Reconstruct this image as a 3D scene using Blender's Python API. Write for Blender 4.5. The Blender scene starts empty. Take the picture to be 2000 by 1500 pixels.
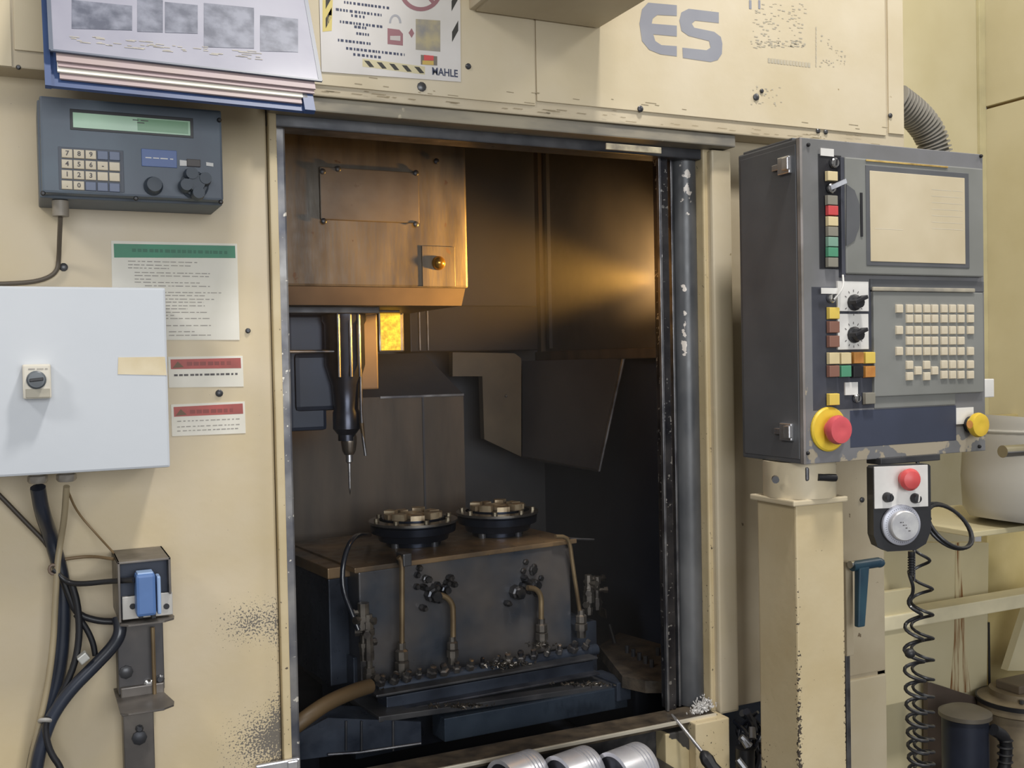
import bpy, bmesh, math, random
from math import sin, cos, pi, radians, atan, sqrt
from mathutils import Vector, Matrix
random.seed(7)
S = bpy.context.scene
C = S.collection
# ------------------------------------------------------------------ camera
FOC = 2020.0
CAM = Vector((0, 0, 1.55))
yaw, pit, rho = radians(25.2), atan(45/2020), 0.02
FW = Vector((sin(yaw)*cos(pit), cos(yaw)*cos(pit), -sin(pit)))
R0 = Vector((cos(yaw), -sin(yaw), 0)); U0 = R0.cross(FW)
CR = R0*cos(rho) - U0*sin(rho); CU = U0*cos(rho) + R0*sin(rho)
cd = bpy.data.cameras.new('camera'); cam = bpy.data.objects.new('camera', cd); C.objects.link(cam)
M = Matrix((CR, CU, -FW)).transposed().to_4x4(); M.translation = CAM
cam.matrix_world = M
cd.sensor_width = 36; cd.lens = 36*FOC/2000; cd.clip_start = .02; cd.clip_end = 60
S.camera = cam
# ------------------------------------------------------------------ light, exposure
S.view_settings.view_transform = 'Standard'; S.view_settings.look = 'None'
S.view_settings.exposure = -0.12; S.view_settings.gamma = 1.0; S.view_settings.use_curve_mapping = False
w = bpy.data.worlds.new('hall_light'); S.world = w; w.use_nodes = True
w.node_tree.nodes['Background'].inputs[0].default_value = (1.0, .97, .94, 1)
w.node_tree.nodes['Background'].inputs[1].default_value = .28
def area(name, loc, aim, sx, sy, power, col):
    l = bpy.data.lights.new(name, 'AREA'); l.shape = 'RECTANGLE'; l.size = sx; l.size_y = sy
    l.energy = power; l.color = col
    o = bpy.data.objects.new(name, l); C.objects.link(o); o.location = loc
    d = Vector(aim) - Vector(loc); o.rotation_euler = d.to_track_quat('-Z', 'Y').to_euler(); o['kind'] = 'helper'
    return o
area('ceiling_strip_light', (1.20, 0.45, 4.9), (1.2, 1.9, 1.0), .35, .35, 120, (1, .965, .91))
area('ceiling_strip_light', (-1.7, 0.35, 3.4), (.4, 2.0, 1.2), .5, .5, 26, (1, .97, .92))
area('ceiling_strip_light', (4.2, 0.6, 4.4), (3.2, 2.6, 1.2), 1.2, .6, 75, (1, .96, .88))
area('front_fill_light', (0.4, -3.3, 2.1), (1.0, 2.2, 1.3), 3.4, 1.9, 140, (.95, .98, 1))  # unseen soft fill added behind the camera to brighten the chamber

def ray(px, py): return FW*FOC + CR*(px-1000) - CU*(py-750)
def U(px, py, Y=None, X=None, Z=None):
    """the point seen at (px, py) that lies on the plane y=Y, x=X or z=Z"""
    d = ray(px, py)
    t = (Y-CAM.y)/d.y if Y is not None else (X-CAM.x)/d.x if X is not None else (Z-CAM.z)/d.z
    return CAM + d*t
def UN(px, py, p, n):
    d = ray(px, py); return CAM + d*((Vector(p)-CAM).dot(n)/d.dot(n))
# ------------------------------------------------------------------ materials
def lin(c):
    return tuple((x/255/12.92 if x/255 <= .04045 else ((x/255+.055)/1.055)**2.4) for x in c)
MC = {}
def mat(name, col, rough=.5, metal=0., col2=None, scale=6, streak=0, bump=0, bscale=60, chips=None, spots=None,
        coat=0, emit=None, trans=0, lo=.35, hi=.65, rvar=0):
    if name in MC: return MC[name]
    m = bpy.data.materials.new(name); m.use_nodes = True; MC[name] = m
    nt = m.node_tree; N = nt.nodes; L = nt.links; b = N['Principled BSDF']
    c1 = lin(col) + (1,); c2 = (lin(col2) if col2 else lin(tuple(x*.9 for x in col))) + (1,)
    tc = N.new('ShaderNodeTexCoord'); mp = N.new('ShaderNodeMapping'); L.new(tc.outputs['Object'], mp.inputs[0])
    if streak: mp.inputs['Scale'].default_value = (streak, streak, 1)
    nz = N.new('ShaderNodeTexNoise'); nz.inputs['Scale'].default_value = scale; nz.inputs['Detail'].default_value = 5
    L.new(mp.outputs[0], nz.inputs['Vector'])
    rp = N.new('ShaderNodeMapRange'); rp.inputs[1].default_value = lo; rp.inputs[2].default_value = hi
    L.new(nz.outputs['Fac'], rp.inputs[0])
    mx = N.new('ShaderNodeMix'); mx.data_type = 'RGBA'; mx.inputs[6].default_value = c1; mx.inputs[7].default_value = c2
    L.new(rp.outputs[0], mx.inputs[0]); out = mx.outputs[2]
    if chips:   # (colour, threshold, scale): small worn specks
        cc, th, cs = chips
        n2 = N.new('ShaderNodeTexNoise'); n2.inputs['Scale'].default_value = cs; n2.inputs['Detail'].default_value = 3
        L.new(tc.outputs['Object'], n2.inputs['Vector'])
        v = n2.outputs['Fac']
        if spots:  # (x, z, rx, rz, weight) worn places in object space
            for sp_ in spots:
                sx, sz, rx, rz, wt = sp_[:5]; sy, ry = sp_[5:] if len(sp_) > 5 else (0, 50)
                mm = N.new('ShaderNodeMapping'); mm.vector_type = 'TEXTURE'; L.new(tc.outputs['Object'], mm.inputs[0])
                mm.inputs['Location'].default_value = (sx, sy, sz); mm.inputs['Scale'].default_value = (rx, ry, rz)
                ln = N.new('ShaderNodeVectorMath'); ln.operation = 'LENGTH'; L.new(mm.outputs[0], ln.inputs[0])
                mr = N.new('ShaderNodeMapRange'); mr.inputs[1].default_value = 0; mr.inputs[2].default_value = 1
                mr.inputs[3].default_value = wt; mr.inputs[4].default_value = 0; L.new(ln.outputs['Value'], mr.inputs[0])
                ad = N.new('ShaderNodeMath'); ad.operation = 'ADD'; L.new(v, ad.inputs[0]); L.new(mr.outputs[0], ad.inputs[1]); v = ad.outputs[0]
        r2 = N.new('ShaderNodeMapRange'); r2.inputs[1].default_value = th; r2.inputs[2].default_value = th+.03; L.new(v, r2.inputs[0])
        m2 = N.new('ShaderNodeMix'); m2.data_type = 'RGBA'; L.new(r2.outputs[0], m2.inputs[0]); L.new(out, m2.inputs[6])
        m2.inputs[7].default_value = lin(cc)+(1,); out = m2.outputs[2]
    L.new(out, b.inputs['Base Color'])
    b.inputs['Roughness'].default_value = rough; b.inputs['Metallic'].default_value = metal
    if rvar:
        rr = N.new('ShaderNodeMapRange'); rr.inputs[3].default_value = max(.03, rough-rvar); rr.inputs[4].default_value = min(1, rough+rvar)
        n4 = N.new('ShaderNodeTexNoise'); n4.inputs['Scale'].default_value = 30; L.new(tc.outputs['Object'], n4.inputs['Vector'])
        L.new(n4.outputs['Fac'], rr.inputs[0]); L.new(rr.outputs[0], b.inputs['Roughness'])
    if coat: b.inputs['Coat Weight'].default_value = coat; b.inputs['Coat Roughness'].default_value = .12
    if trans: b.inputs['Transmission Weight'].default_value = trans
    if emit: b.inputs['Emission Color'].default_value = lin(emit[0])+(1,); b.inputs['Emission Strength'].default_value = emit[1]
    if bump:
        n3 = N.new('ShaderNodeTexNoise'); n3.inputs['Scale'].default_value = bscale; n3.inputs['Detail'].default_value = 3
        L.new(mp.outputs[0] if streak else tc.outputs['Object'], n3.inputs['Vector'])
        bp = N.new('ShaderNodeBump'); bp.inputs['Strength'].default_value = bump; bp.inputs['Distance'].default_value = .002
        L.new(n3.outputs['Fac'], bp.inputs['Height']); L.new(bp.outputs[0], b.inputs['Normal'])
    return m
CREAM = mat('cream_paint', (206, 194, 170), .45, col2=(196, 182, 152), scale=4, bump=.15, chips=((150, 130, 95), .74, 40))
CREAM_GREY = mat('dulled_cream_paint', (196, 184, 160), .5, col2=(180, 166, 140), scale=5, bump=.15, chips=((120, 105, 85), .72, 45))
CREAM_WORN = mat('chipped_cream_paint', (204, 188, 154), .5, col2=(190, 172, 134), scale=6, bump=.2, chips=((84, 74, 62), .69, 130))
YELLOW = mat('pale_yellow_paint', (210, 200, 166), .5, col2=(200, 189, 152), scale=3, bump=.1)
STEEL = mat('worn_steel', (150, 150, 152), .38, .85, col2=(92, 92, 98), scale=14, rvar=.2)
STEEL_STRIP = mat('scratched_steel_strip', (150, 148, 146), .45, .6, col2=(84, 86, 96), scale=9, rvar=.2, chips=((215, 210, 200), .66, 60))
BRIGHT = mat('bright_aluminium', (225, 225, 228), .3, .9, col2=(190, 190, 196), scale=20, rvar=.1)
CHROME = mat('chrome', (215, 215, 215), .18, 1.)
DARKSTEEL = mat('oily_dark_steel', (88, 88, 90), .38, .5, col2=(58, 60, 66), scale=8, rvar=.2, bump=.3, bscale=25)
OILBLUE = mat('oily_blue_black_steel', (66, 74, 88), .32, .35, col2=(42, 48, 60), scale=9, rvar=.18, bump=.4, bscale=30)
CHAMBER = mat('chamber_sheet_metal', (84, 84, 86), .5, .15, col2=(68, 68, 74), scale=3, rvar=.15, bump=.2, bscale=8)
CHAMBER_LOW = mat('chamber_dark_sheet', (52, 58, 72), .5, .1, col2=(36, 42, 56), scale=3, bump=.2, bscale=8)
CHAMBER_TAN = mat('chamber_brown_sheet', (98, 86, 74), .5, .1, col2=(76, 68, 60), scale=3, streak=6, bump=.2, bscale=8)
HEADM = mat('stained_head_cover', (112, 102, 86), .45, .05, col2=(70, 62, 52), scale=3.2, streak=5, bump=.5, bscale=12, rvar=.15, chips=((80, 58, 38), .68, 30))
BRASS = mat('oily_brass_tube', (158, 138, 106), .35, .6, col2=(112, 94, 72), scale=10)
TANTOP = mat('oily_bronze_plate', (150, 124, 92), .35, .35, col2=(86, 76, 66), scale=7, rvar=.2)
RINGTOP = mat('worn_bronze_ring', (214, 196, 164), .35, .5, col2=(150, 128, 100), scale=25)
PEND = mat('pendant_grey_enamel', (120, 120, 124), .45, .0, col2=(106, 106, 106), scale=6, bump=.1, chips=((158, 148, 130), .74, 26), spots=[(.06, .015, .42, .06, .36), (-.27, .1, .05, .3, .3)])
PEND_DK = mat('pendant_side_charcoal', (94, 95, 98), .5, .0, col2=(78, 80, 84), scale=5, bump=.1)
PEND_BEZ = mat('pendant_moulding', (128, 129, 126), .5, .0, col2=(116, 117, 113), scale=5)
BLACK = mat('black_plastic', (36, 36, 40), .45, 0, col2=(26, 26, 30), scale=10)
RUBBER = mat('black_rubber', (30, 31, 36), .5, 0, col2=(20, 21, 26), scale=12, coat=.2)
NAVY = mat('dark_blue_recess', (60, 66, 84), .5, 0)
SCREEN = mat('dusty_cream_screen', (205, 192, 165), .35, 0, col2=(190, 176, 146), scale=5, coat=.3)
KEYM = mat('ivory_key', (214, 204, 184), .5, 0, col2=(196, 184, 160), scale=20)
WHITE = mat('white_plate', (222, 220, 216), .45, 0, col2=(200, 198, 195), scale=12)
PAPER = mat('white_paper', (228, 224, 214), .6, 0, col2=(214, 210, 196), scale=6)
CABW = mat('light_grey_cabinet', (190, 194, 200), .4, 0, col2=(182, 187, 194), scale=2.5, bump=.05)
CTRL = mat('slate_blue_casing', (92, 104, 116), .5, 0, col2=(84, 92, 104), scale=8, bump=.12)
BLUEF = mat('blue_folder_plastic', (62, 84, 128), .45, 0, col2=(48, 64, 102), scale=5)
BLUE = mat('blue_plastic', (84, 118, 172), .4, 0, col2=(70, 100, 150), scale=10)
TEAL = mat('teal_lever', (56, 92, 108), .4, 0, col2=(44, 72, 92), scale=10)
RED = mat('red_plastic', (206, 84, 84), .4, 0, col2=(190, 70, 72), scale=10)
REDP = mat('faded_red_print', (186, 84, 78), .5, 0, col2=(150, 74, 68), scale=15)
GREENP = mat('green_print', (44, 134, 100), .5, 0, col2=(56, 120, 92), scale=14)
YEL = mat('yellow_plastic', (226, 196, 62), .4, 0, col2=(206, 170, 60), scale=12)
INK = mat('dark_ink', (96, 92, 92), .6, 0, col2=(70, 66, 68), scale=60)
INKL = mat('faded_ink', (150, 145, 140), .6, 0, col2=(170, 165, 155), scale=60)
INKB = mat('navy_ink', (66, 72, 96), .6, 0)
LOGO = mat('grey_logo_ink', (146, 148, 156), .5, 0, col2=(136, 138, 148), scale=8)
FADED = mat('rubbed_print', (168, 162, 148), .55, 0, col2=(184, 174, 152), scale=60)
LCDM = mat('green_lcd', (160, 186, 166), .3, 0, col2=(110, 142, 112), scale=4, coat=.2, emit=((140, 176, 148), .22))
RUST = mat('rust', (134, 92, 52), .8, 0, col2=(206, 194, 158), scale=5, streak=14, lo=.38, hi=.56)
FLOORM = mat('oily_concrete_floor', (96, 92, 86), .5, 0, col2=(66, 64, 62), scale=3, bump=.3, bscale=20)
FILM = mat('photo_print', (58, 64, 84), .5, 0, col2=(112, 116, 132), scale=40, coat=.1, bump=.4, bscale=9)
SLEEVE = mat('glossy_sleeve', (142, 142, 156), .5, 0, col2=(130, 130, 146), scale=9, coat=.12, bump=.3, bscale=7)
PINKED = mat('pinkish_paper_edges', (160, 144, 140), .5, 0, col2=(160, 142, 146), scale=12, streak=1)
TAPE = mat('yellowed_tape', (204, 190, 158), .35, 0, col2=(188, 170, 130), scale=16)
HOSE = mat('grey_hose', (150, 146, 138), .6, 0)
BUCKETM = mat('translucent_plastic_drum', (186, 182, 172), .5, 0, col2=(172, 168, 160), scale=3)
BLKTAPE = mat('hazard_black', (60, 58, 54), .6, 0)
AMBER = mat('amber_button', (196, 140, 70), .4, 0, col2=(176, 118, 60), scale=40)
BROWNB = mat('brown_button', (140, 100, 86), .4, 0)
GREYB = mat('grey_button', (140, 136, 124), .4, 0)
GREENB = mat('green_button', (84, 150, 118), .4, 0)
TEALB = mat('pale_green_button', (128, 164, 146), .4, 0)
CREAMB = mat('cream_button', (222, 204, 160), .4, 0)
YELB = mat('yellow_button', (230, 200, 96), .4, 0)
TANHOSE = mat('brown_hose', (96, 78, 54), .5, 0)
FOAM = mat('white_chips', (214, 212, 210), .5, .2)
LAMPM = mat('work_lamp_glass', (250, 190, 60), .3, emit=((255, 190, 70), 2.5))

# ------------------------------------------------------------------ mesh helpers
ORG = {}
class MB:
    def __init__(s): s.bm = bmesh.new(); s.smooth = False
    def hexa(s, v, bev=0):
        """v: eight corners, bottom four then top four, same winding"""
        vs = [s.bm.verts.new(p) for p in v]
        fs = [(0, 3, 2, 1), (4, 5, 6, 7), (0, 1, 5, 4), (1, 2, 6, 5), (2, 3, 7, 6), (3, 0, 4, 7)]
        ff = [s.bm.faces.new([vs[i] for i in f]) for f in fs]
        if bev > 0:
            ed = set(e for f in ff for e in f.edges)
            bmesh.ops.bevel(s.bm, geom=list(ed), offset=bev, segments=2, affect='EDGES', profile=.6)
        return s
    def box(s, a, b, bev=0):
        x0, x1 = sorted((a[0], b[0])); y0, y1 = sorted((a[1], b[1])); z0, z1 = sorted((a[2], b[2]))
        return s.hexa([(x0, y0, z0), (x1, y0, z0), (x1, y1, z0), (x0, y1, z0), (x0, y0, z1), (x1, y0, z1), (x1, y1, z1), (x0, y1, z1)], bev)
    def obox(s, o, ex, ey, ez, bev=0):
        o, ex, ey, ez = map(Vector, (o, ex, ey, ez))
        return s.hexa([o, o+ex, o+ex+ey, o+ey, o+ez, o+ex+ez, o+ex+ey+ez, o+ey+ez], bev)
    def prism(s, pts, d):
        """pts: planar loop (3D), extruded by the vector d"""
        d = Vector(d); a = [s.bm.verts.new(p) for p in pts]; b = [s.bm.verts.new(Vector(p)+d) for p in pts]; n = len(pts)
        s.bm.faces.new(a); s.bm.faces.new(b[::-1])
        for i in range(n): s.bm.faces.new((a[i], b[i], b[(i+1) % n], a[(i+1) % n]))
        return s
    def lathe(s, prof, c=(0, 0, 0), axis=(0, 0, 1), n=28):
        """prof: list of (radius, height) along axis from c"""
        ax = Vector(axis).normalized(); q = ax.to_track_quat('Z', 'Y'); c = Vector(c); rings = []
        for r, h in prof:
            if r < 1e-6: rings.append([s.bm.verts.new(c + q @ Vector((0, 0, h)))])
            else: rings.append([s.bm.verts.new(c + q @ Vector((r*cos(2*pi*i/n), r*sin(2*pi*i/n), h))) for i in range(n)])
        for A, B in zip(rings, rings[1:]):
            for i in range(n):
                j = (i+1) % n
                if len(A) == 1 and len(B) == 1: continue
                if len(A) == 1: s.bm.faces.new((A[0], B[i], B[j]))
                elif len(B) == 1: s.bm.faces.new((A[i], A[j], B[0]))
                else: s.bm.faces.new((A[i], A[j], B[j], B[i]))
        if len(rings[0]) > 1: s.bm.faces.new(rings[0][::-1])
        if len(rings[-1]) > 1: s.bm.faces.new(rings[-1])
        s.smooth = True
        return s
    def cyl(s, p, q, r, r2=None, n=20):
        p, q = Vector(p), Vector(q); return s.lathe([(r, 0), (r if r2 is None else r2, (q-p).length)], p, q-p, n)
    def tube(s, pts, r, n=10, sm=0, closed=False):
        P = [Vector(p) for p in pts]
        for _ in range(sm):
            Q = [] if closed else [P[0]]
            for i in range(len(P) if closed else len(P)-1):
                a, b = P[i], P[(i+1) % len(P)]; Q += [a*.75+b*.25, a*.25+b*.75]
            if not closed: Q.append(P[-1])
            P = Q
        rings = []; up = None; m = len(P)
        for i in range(m):
            if closed: t = (P[(i+1) % m]-P[i-1]).normalized()
            else: t = (P[min(i+1, m-1)]-P[max(i-1, 0)]).normalized()
            if up is None: up = t.orthogonal().normalized()
            up = (up - t*up.dot(t)).normalized(); w_ = t.cross(up)
            rings.append([s.bm.verts.new(P[i]+(up*cos(2*pi*k/n)+w_*sin(2*pi*k/n))*r) for k in range(n)])
        for i in range(m if closed else m-1):
            A, B = rings[i], rings[(i+1) % m]
            for k in range(n): s.bm.faces.new((A[k], A[(k+1) % n], B[(k+1) % n], B[k]))
        if not closed: s.bm.faces.new(rings[0][::-1]); s.bm.faces.new(rings[-1])
        s.smooth = True
        return s
    def ball(s, c, r, sc=(1, 1, 1)):
        ret = bmesh.ops.create_icosphere(s.bm, subdivisions=2, radius=r)
        for v in ret['verts']: v.co = Vector((v.co.x*sc[0], v.co.y*sc[1], v.co.z*sc[2]))+Vector(c)
        s.smooth = True
        return s
    def quad(s, a, b, c, d): s.bm.faces.new([s.bm.verts.new(p) for p in (a, b, c, d)]); return s
    def build(s, name, m, parent=None, loc=None):
        bmesh.ops.recalc_face_normals(s.bm, faces=s.bm.faces[:])
        base = ORG.get(parent.name, Vector()) if parent else Vector()
        o0 = Vector(loc) if loc is not None else base
        bmesh.ops.translate(s.bm, verts=s.bm.verts[:], vec=-o0)
        me = bpy.data.meshes.new(name); s.bm.to_mesh(me); s.bm.free()
        if s.smooth:
            for p in me.polygons: p.use_smooth = True
            try: me.set_sharp_from_angle(angle=radians(38))
            except Exception: pass
        me.materials.append(m)
        o = bpy.data.objects.new(name, me); C.objects.link(o)
        o.parent = parent; o.location = o0 - base
        ORG[o.name] = o0
        return o
def tag(o, label=None, cat=None, group=None, kind=None):
    if label: o['label'] = label
    if cat: o['category'] = cat
    if group: o['group'] = group
    if kind: o['kind'] = kind
    return o
def thing(name, label, cat, loc, group=None):
    o = bpy.data.objects.new(name, None); C.objects.link(o); o.location = loc; o.empty_display_size = .05
    ORG[o.name] = Vector(loc); return tag(o, label, cat, group)
def share(src, name, parent, wloc, m=None):
    """another object with the mesh of src, at world position wloc"""
    o = src.copy(); o.name = name; C.objects.link(o); o.parent = parent
    o.location = Vector(wloc) - (ORG.get(parent.name, Vector()) if parent else Vector()); ORG[o.name] = Vector(wloc)
    if m is not None and (not src.data.materials or src.data.materials[0] is not m):
        o.material_slots[0].link = 'OBJECT'; o.material_slots[0].material = m
    return o
def fr(px0, py0, px1, py1, Y):
    """x0, x1, z0, z1 of the rectangle on the plane y=Y seen between two pixels"""
    a = U(px0, py0, Y); b = U(px1, py1, Y); return a.x, b.x, b.z, a.z
def fbox(px0, py0, px1, py1, Y, depth, bev=0, mb=None):
    x0, x1, z0, z1 = fr(px0, py0, px1, py1, Y); mb = mb or MB(); return mb.box((x0, Y, z0), (x1, Y+depth, z1), bev)
def text(s, parent, name, loc, size, m, bold=.0, ax='front', align='CENTER', sx=1., tilt=0):
    c = bpy.data.curves.new(name, 'FONT'); c.body = s; c.size = size; c.extrude = .0002; c.offset = bold*size
    c.align_x = align; c.align_y = 'CENTER'; c.materials.append(m); c.resolution_u = 2
    o = bpy.data.objects.new(name, c); C.objects.link(o); o.parent = parent
    me = bpy.data.meshes.new_from_object(o); me.name = name; bpy.data.objects.remove(o)
    o = bpy.data.objects.new(name, me); C.objects.link(o); o.parent = parent
    o.location = Vector(loc) - ORG.get(parent.name, Vector()); o.rotation_euler = (pi/2+tilt, 0, 0); o.scale = (sx, 1, 1)
    return o
def lines(parent, name, rows, Y, m, th=.0016, T=None, dash=(.004, .014)):
    """rows of short printed strokes standing for lettering too blurred to read; rows: (x0, x1, z)"""
    mb = MB(); rnd = random.Random(len(rows)*7+3)
    for x0, x1, z in rows:
        x = x0
        while x < x1:
            l = min(rnd.uniform(*dash), x1-x); a = [(x, Y, z-th/2), (x+l, Y, z-th/2), (x+l, Y, z+th/2), (x, Y, z+th/2)]
            if T: a = [T(p) for p in a]
            mb.quad(*a); x += l + rnd.uniform(.0015, .004)
    o = mb.build(name, m, parent); o['kind'] = 'stuff'; return o

YW = 2.00      # plane of the machine front
YH = 1.935     # plane of the header above the doorway
ZH = U(1000, 222, YH).z
# ------------------------------------------------------------------ the setting
tag(MB().box((-2.5, -3.5, -.05), (6.5, 6, 0)).build('floor', FLOORM), kind='structure')
tag(MB().box((-2.5, 5.6, 0), (6.5, 5.7, 4.8)).build('wall_back', YELLOW), kind='structure')

# ------------------------------------------------------------------ machine enclosure
mc = thing('machining_center', 'cream machining centre enclosure around the dark open doorway', 'machine', (1.0, 2.0, 0))
mo = ORG[mc.name]
xl = U(556, 850, YW).x            # left edge of the doorway
xr = U(1381, 850, YW).x           # right edge of the doorway
p = U(492, 1215, YW) - mo; q = U(525, 1445, YW) - mo; q2 = U(560, 1330, YW)-mo
CREAM_LEFT = mat('cream_paint_with_worn_patches', (204, 190, 166), .45, col2=(198, 180, 142), scale=3, bump=.15, chips=((110, 104, 96), .74, 260),
                 spots=[(p.x, p.z, .105, .075, .29), (q.x, q.z, .13, .11, .36), (q2.x, q2.z, .045, .28, .2)])
xs = U(535, 850, YW).x
zb = U(1437, 1380, YW).z
MB().box((-.75, YW, 0.02), (xs, YW+.03, ZH+.1), .004).build('side_panel', CREAM_LEFT, mc)
MB().box((xs+.001, YW-.014, 0.02), (xl-.004, YW+.03, ZH+.05), .003).build('door_frame', CREAM_WORN, mc)
MB().box((xl-.012, YW+.012, 0.5), (xl+.018, YW+.045, ZH+.02), .004).build('guide_strip', STEEL_STRIP, mc)
# header and its screwed-on covers
xe = U(1765, 150, YH).x
MB().box((-.75, YH, ZH), (xe, YH+.3, 2.75), .003).build('header', CREAM_GREY, mc)
def cover(px0, px1, pyb_at, name='cover_panel', m=CREAM, dx0=0):
    x0 = U(px0, 100, YH).x; x1 = U(px1, 100, YH).x
    zb_ = U(pyb_at[0], pyb_at[1], YH).z
    return MB().box((x0+.002, YH-.004, zb_), (x1-.002, YH+.001, 2.74), .001).build(name, m, mc)
cover(26, 590, (60, 101)); cover(590, 1044, (900, 193)); cover(1044, 1728, (1400, 233))
cover(1731, 1763, (1745, 262), 'corner_strip')
MB().box((-.4, YH-.003, ZH+.001), (U(26, 60, YH).x-.004, YH, 2.74)).build('cover_panel', CREAM, mc)
def screw_at(px, py, r, Y, name='screw', m=DARKSTEEL, parent=None):
    a = U(px, py, Y); return MB().lathe([(r, 0), (r, .003), (r*.6, .005), (0, .005)], a, (0, -1, 0), 10).build(name, m, parent or mc)
for px, py, r, Y in [(823, 170, .0095, YH-.003), (914, 130, .006, YH-.004), (1250, 213, .007, YH-.004), (1597, 256, .006, YH), (1612, 258, .006, YH), (1738, 226, .006, YH-.004),
                     (1476, 190, .008, YH-.004), (1487, 178, .005, YH-.004), (428, 768, .007, YW), (484, 646, .005, YW), (124, 522, .0075, YW), (36, 132, .004, YH), (1683, 976, .007, YW-.004)]:
    screw_at(px, py, r, Y)
# grimy rail under the header
MB().box((xs, YH+.006, ZH-.028), (U(1440, 290, YH).x, YH+.06, ZH-.001), .003).build('door_track', mat('grimy_track', (150, 142, 124), .5, .0, col2=(100, 98, 94), scale=16, streak=.3, chips=((176, 166, 144), .68, 30)), mc)
MB().box((xs, YH+.06, ZH-.05), (U(1440, 290, YH).x, YH+.12, ZH-.001), .003).build('track_channel', DARKSTEEL, mc)
fbox(1184, 279, 1292, 300, YH+.003, .004, .001).build('dirty_tape', mat('dirty_tape', (176, 166, 140), .6, col2=(120, 112, 98), scale=30), mc)
# right of the doorway
MB().box((U(1380, 850, YW-.01).x, YW-.012, zb), (U(1398, 850, YW-.01).x, YW+.03, ZH), .004).build('door_frame', CREAM_WORN, mc)
xb0, xb1 = U(1398, 850, YW-.03).x, U(1436, 850, YW-.03).x
MB().box((xb0, YW-.03, zb), (xb1, YW+.03, ZH-.03), .006).build('front_panel', CREAM, mc)
xre = U(1727, 1100, YW).x
MB().box((xb1-.002, YW, zb), (xre, YW+.03, ZH), .003).build('front_panel', CREAM_GREY, mc)
zl = U(1690, 1320, YW-.004).z
MB().box((U(1600, 1100, YW).x, YW-.006, .02), (xre-.003, YW+.03, zl-.004), .004).build('lower_cover', CREAM, mc)
MB().box((U(1500, 1100, YW).x, YW-.004, zl+.004), (xre-.003, YW+.02, ZH-.36), .004).build('side_cover', CREAM_GREY, mc)
MB().box((xre-.03, YW, 0.02), (xre, YW+1.4, 2.7), .003).build('outer_wall', CREAM, mc)
MB().box((xb1-.06, YW+.03, .02), (U(1600, 1100, YW).x, YW+.06, zb+.05)).build('base_plate', OILBLUE, mc)
# overhead housing
a = U(915, 20, YH); b = U(1170, 55, YH)
MB().box((a.x, YH-.62, a.z), (b.x, YH, 3.1), .003).build('overhead_housing', CREAM_GREY, mc)
MB().box((a.x+.012, YH-.6, a.z-.004), (b.x-.012, YH-.012, a.z+.01)).build('housing_base', CREAM_GREY, mc)
# logo on the header: letters E and S drawn as bars with rounded left side
ZL1 = U(1330, 8, YH-.0045).z
def logo():
    mb = MB()
    E_ = [(1266, 5), (1322, 10), (1322, 31), (1284, 29), (1275, 36), (1273, 46), (1322, 50), (1322, 71), (1276, 67), (1280, 80), (1292, 88), (1322, 90), (1322, 110), (1290, 106), (1268, 97), (1254, 80), (1249, 46), (1254, 18)]
    S_ = [(1345, 17), (1404, 24), (1404, 45), (1358, 40), (1351, 46), (1356, 54), (1395, 62), (1408, 72), (1411, 85), (1410, 105), (1402, 117), (1388, 121), (1334, 113), (1333, 93), (1380, 98), (1388, 93), (1385, 80), (1345, 70), (1331, 60), (1327, 40), (1331, 24)]
    for L_ in (E_, S_): mb.prism([U(x, y, YH-.0046) for x, y in L_], (0, .0004, 0))
    o = mb.build('painted_logo', LOGO, mc); o['label'] = 'faded grey ES lettering'; return o
logo()
# rubbed remains of printing on the header cover
mb = MB(); rr = random.Random(3)
def qd(px, py, w_, h_, mb_, Y=YH-.0046):
    a_ = U(px, py, Y); mb_.quad(a_, a_+Vector((w_, 0, 0)), a_+Vector((w_, 0, -h_)), a_+Vector((0, 0, -h_)))
for i in range(150):
    t = rr.random(); px = 1470 + 100*t + rr.uniform(-6, 6); py = 5+rr.random()*85
    if rr.random() < .4: py = 78+rr.random()*14
    qd(px, py, rr.uniform(.003, .01), rr.uniform(.001, .003), mb)
for i in range(40):
    px = 1600+rr.random()*50; py = 70+.8*(px-1600)+rr.uniform(-8, 8) if i % 2 else 120+rr.uniform(-6, 10)
    qd(px, py, rr.uniform(.002, .006), rr.uniform(.001, .003), mb)
for i in range(10): qd(1593, 52+i*8, .003, .008, mb)
for i in range(14): qd(1500+i*6, 113+i*.7, .007, .011, mb)
for i in range(30): qd(1465+rr.random()*60, 165+rr.random()*40, rr.uniform(.002, .006), rr.uniform(.001, .003), mb)
tag(mb.build('rubbed_drawing', FADED, mc), 'rubbed-off printed drawing', kind='stuff')
for i, (px, wd) in enumerate([(1463, .007), (1481, .006)]):
    mb = MB(); qd(px, 0, wd, .02, mb); mb.build('printed_mark', LOGO, mc)

mb = MB(); rr = random.Random(8)
for i in range(70):
    px = rr.uniform(610, 1760); a_ = U(px, 0, YH-.0046); zz = ZH + rr.uniform(.004, .016) if rr.random() < .7 else ZH+rr.uniform(.02, .05)
    l = rr.uniform(.004, .03); mb.quad((a_.x, YH-.0046, zz), (a_.x+l, YH-.0046, zz-.0005), (a_.x+l, YH-.0046, zz+.0008), (a_.x, YH-.0046, zz+.0012))
tag(mb.build('worn_scratches', mat('scratch_brown', (150, 136, 108), .6), mc), 'brownish scratches along the lower edge of the header', kind='stuff')
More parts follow.
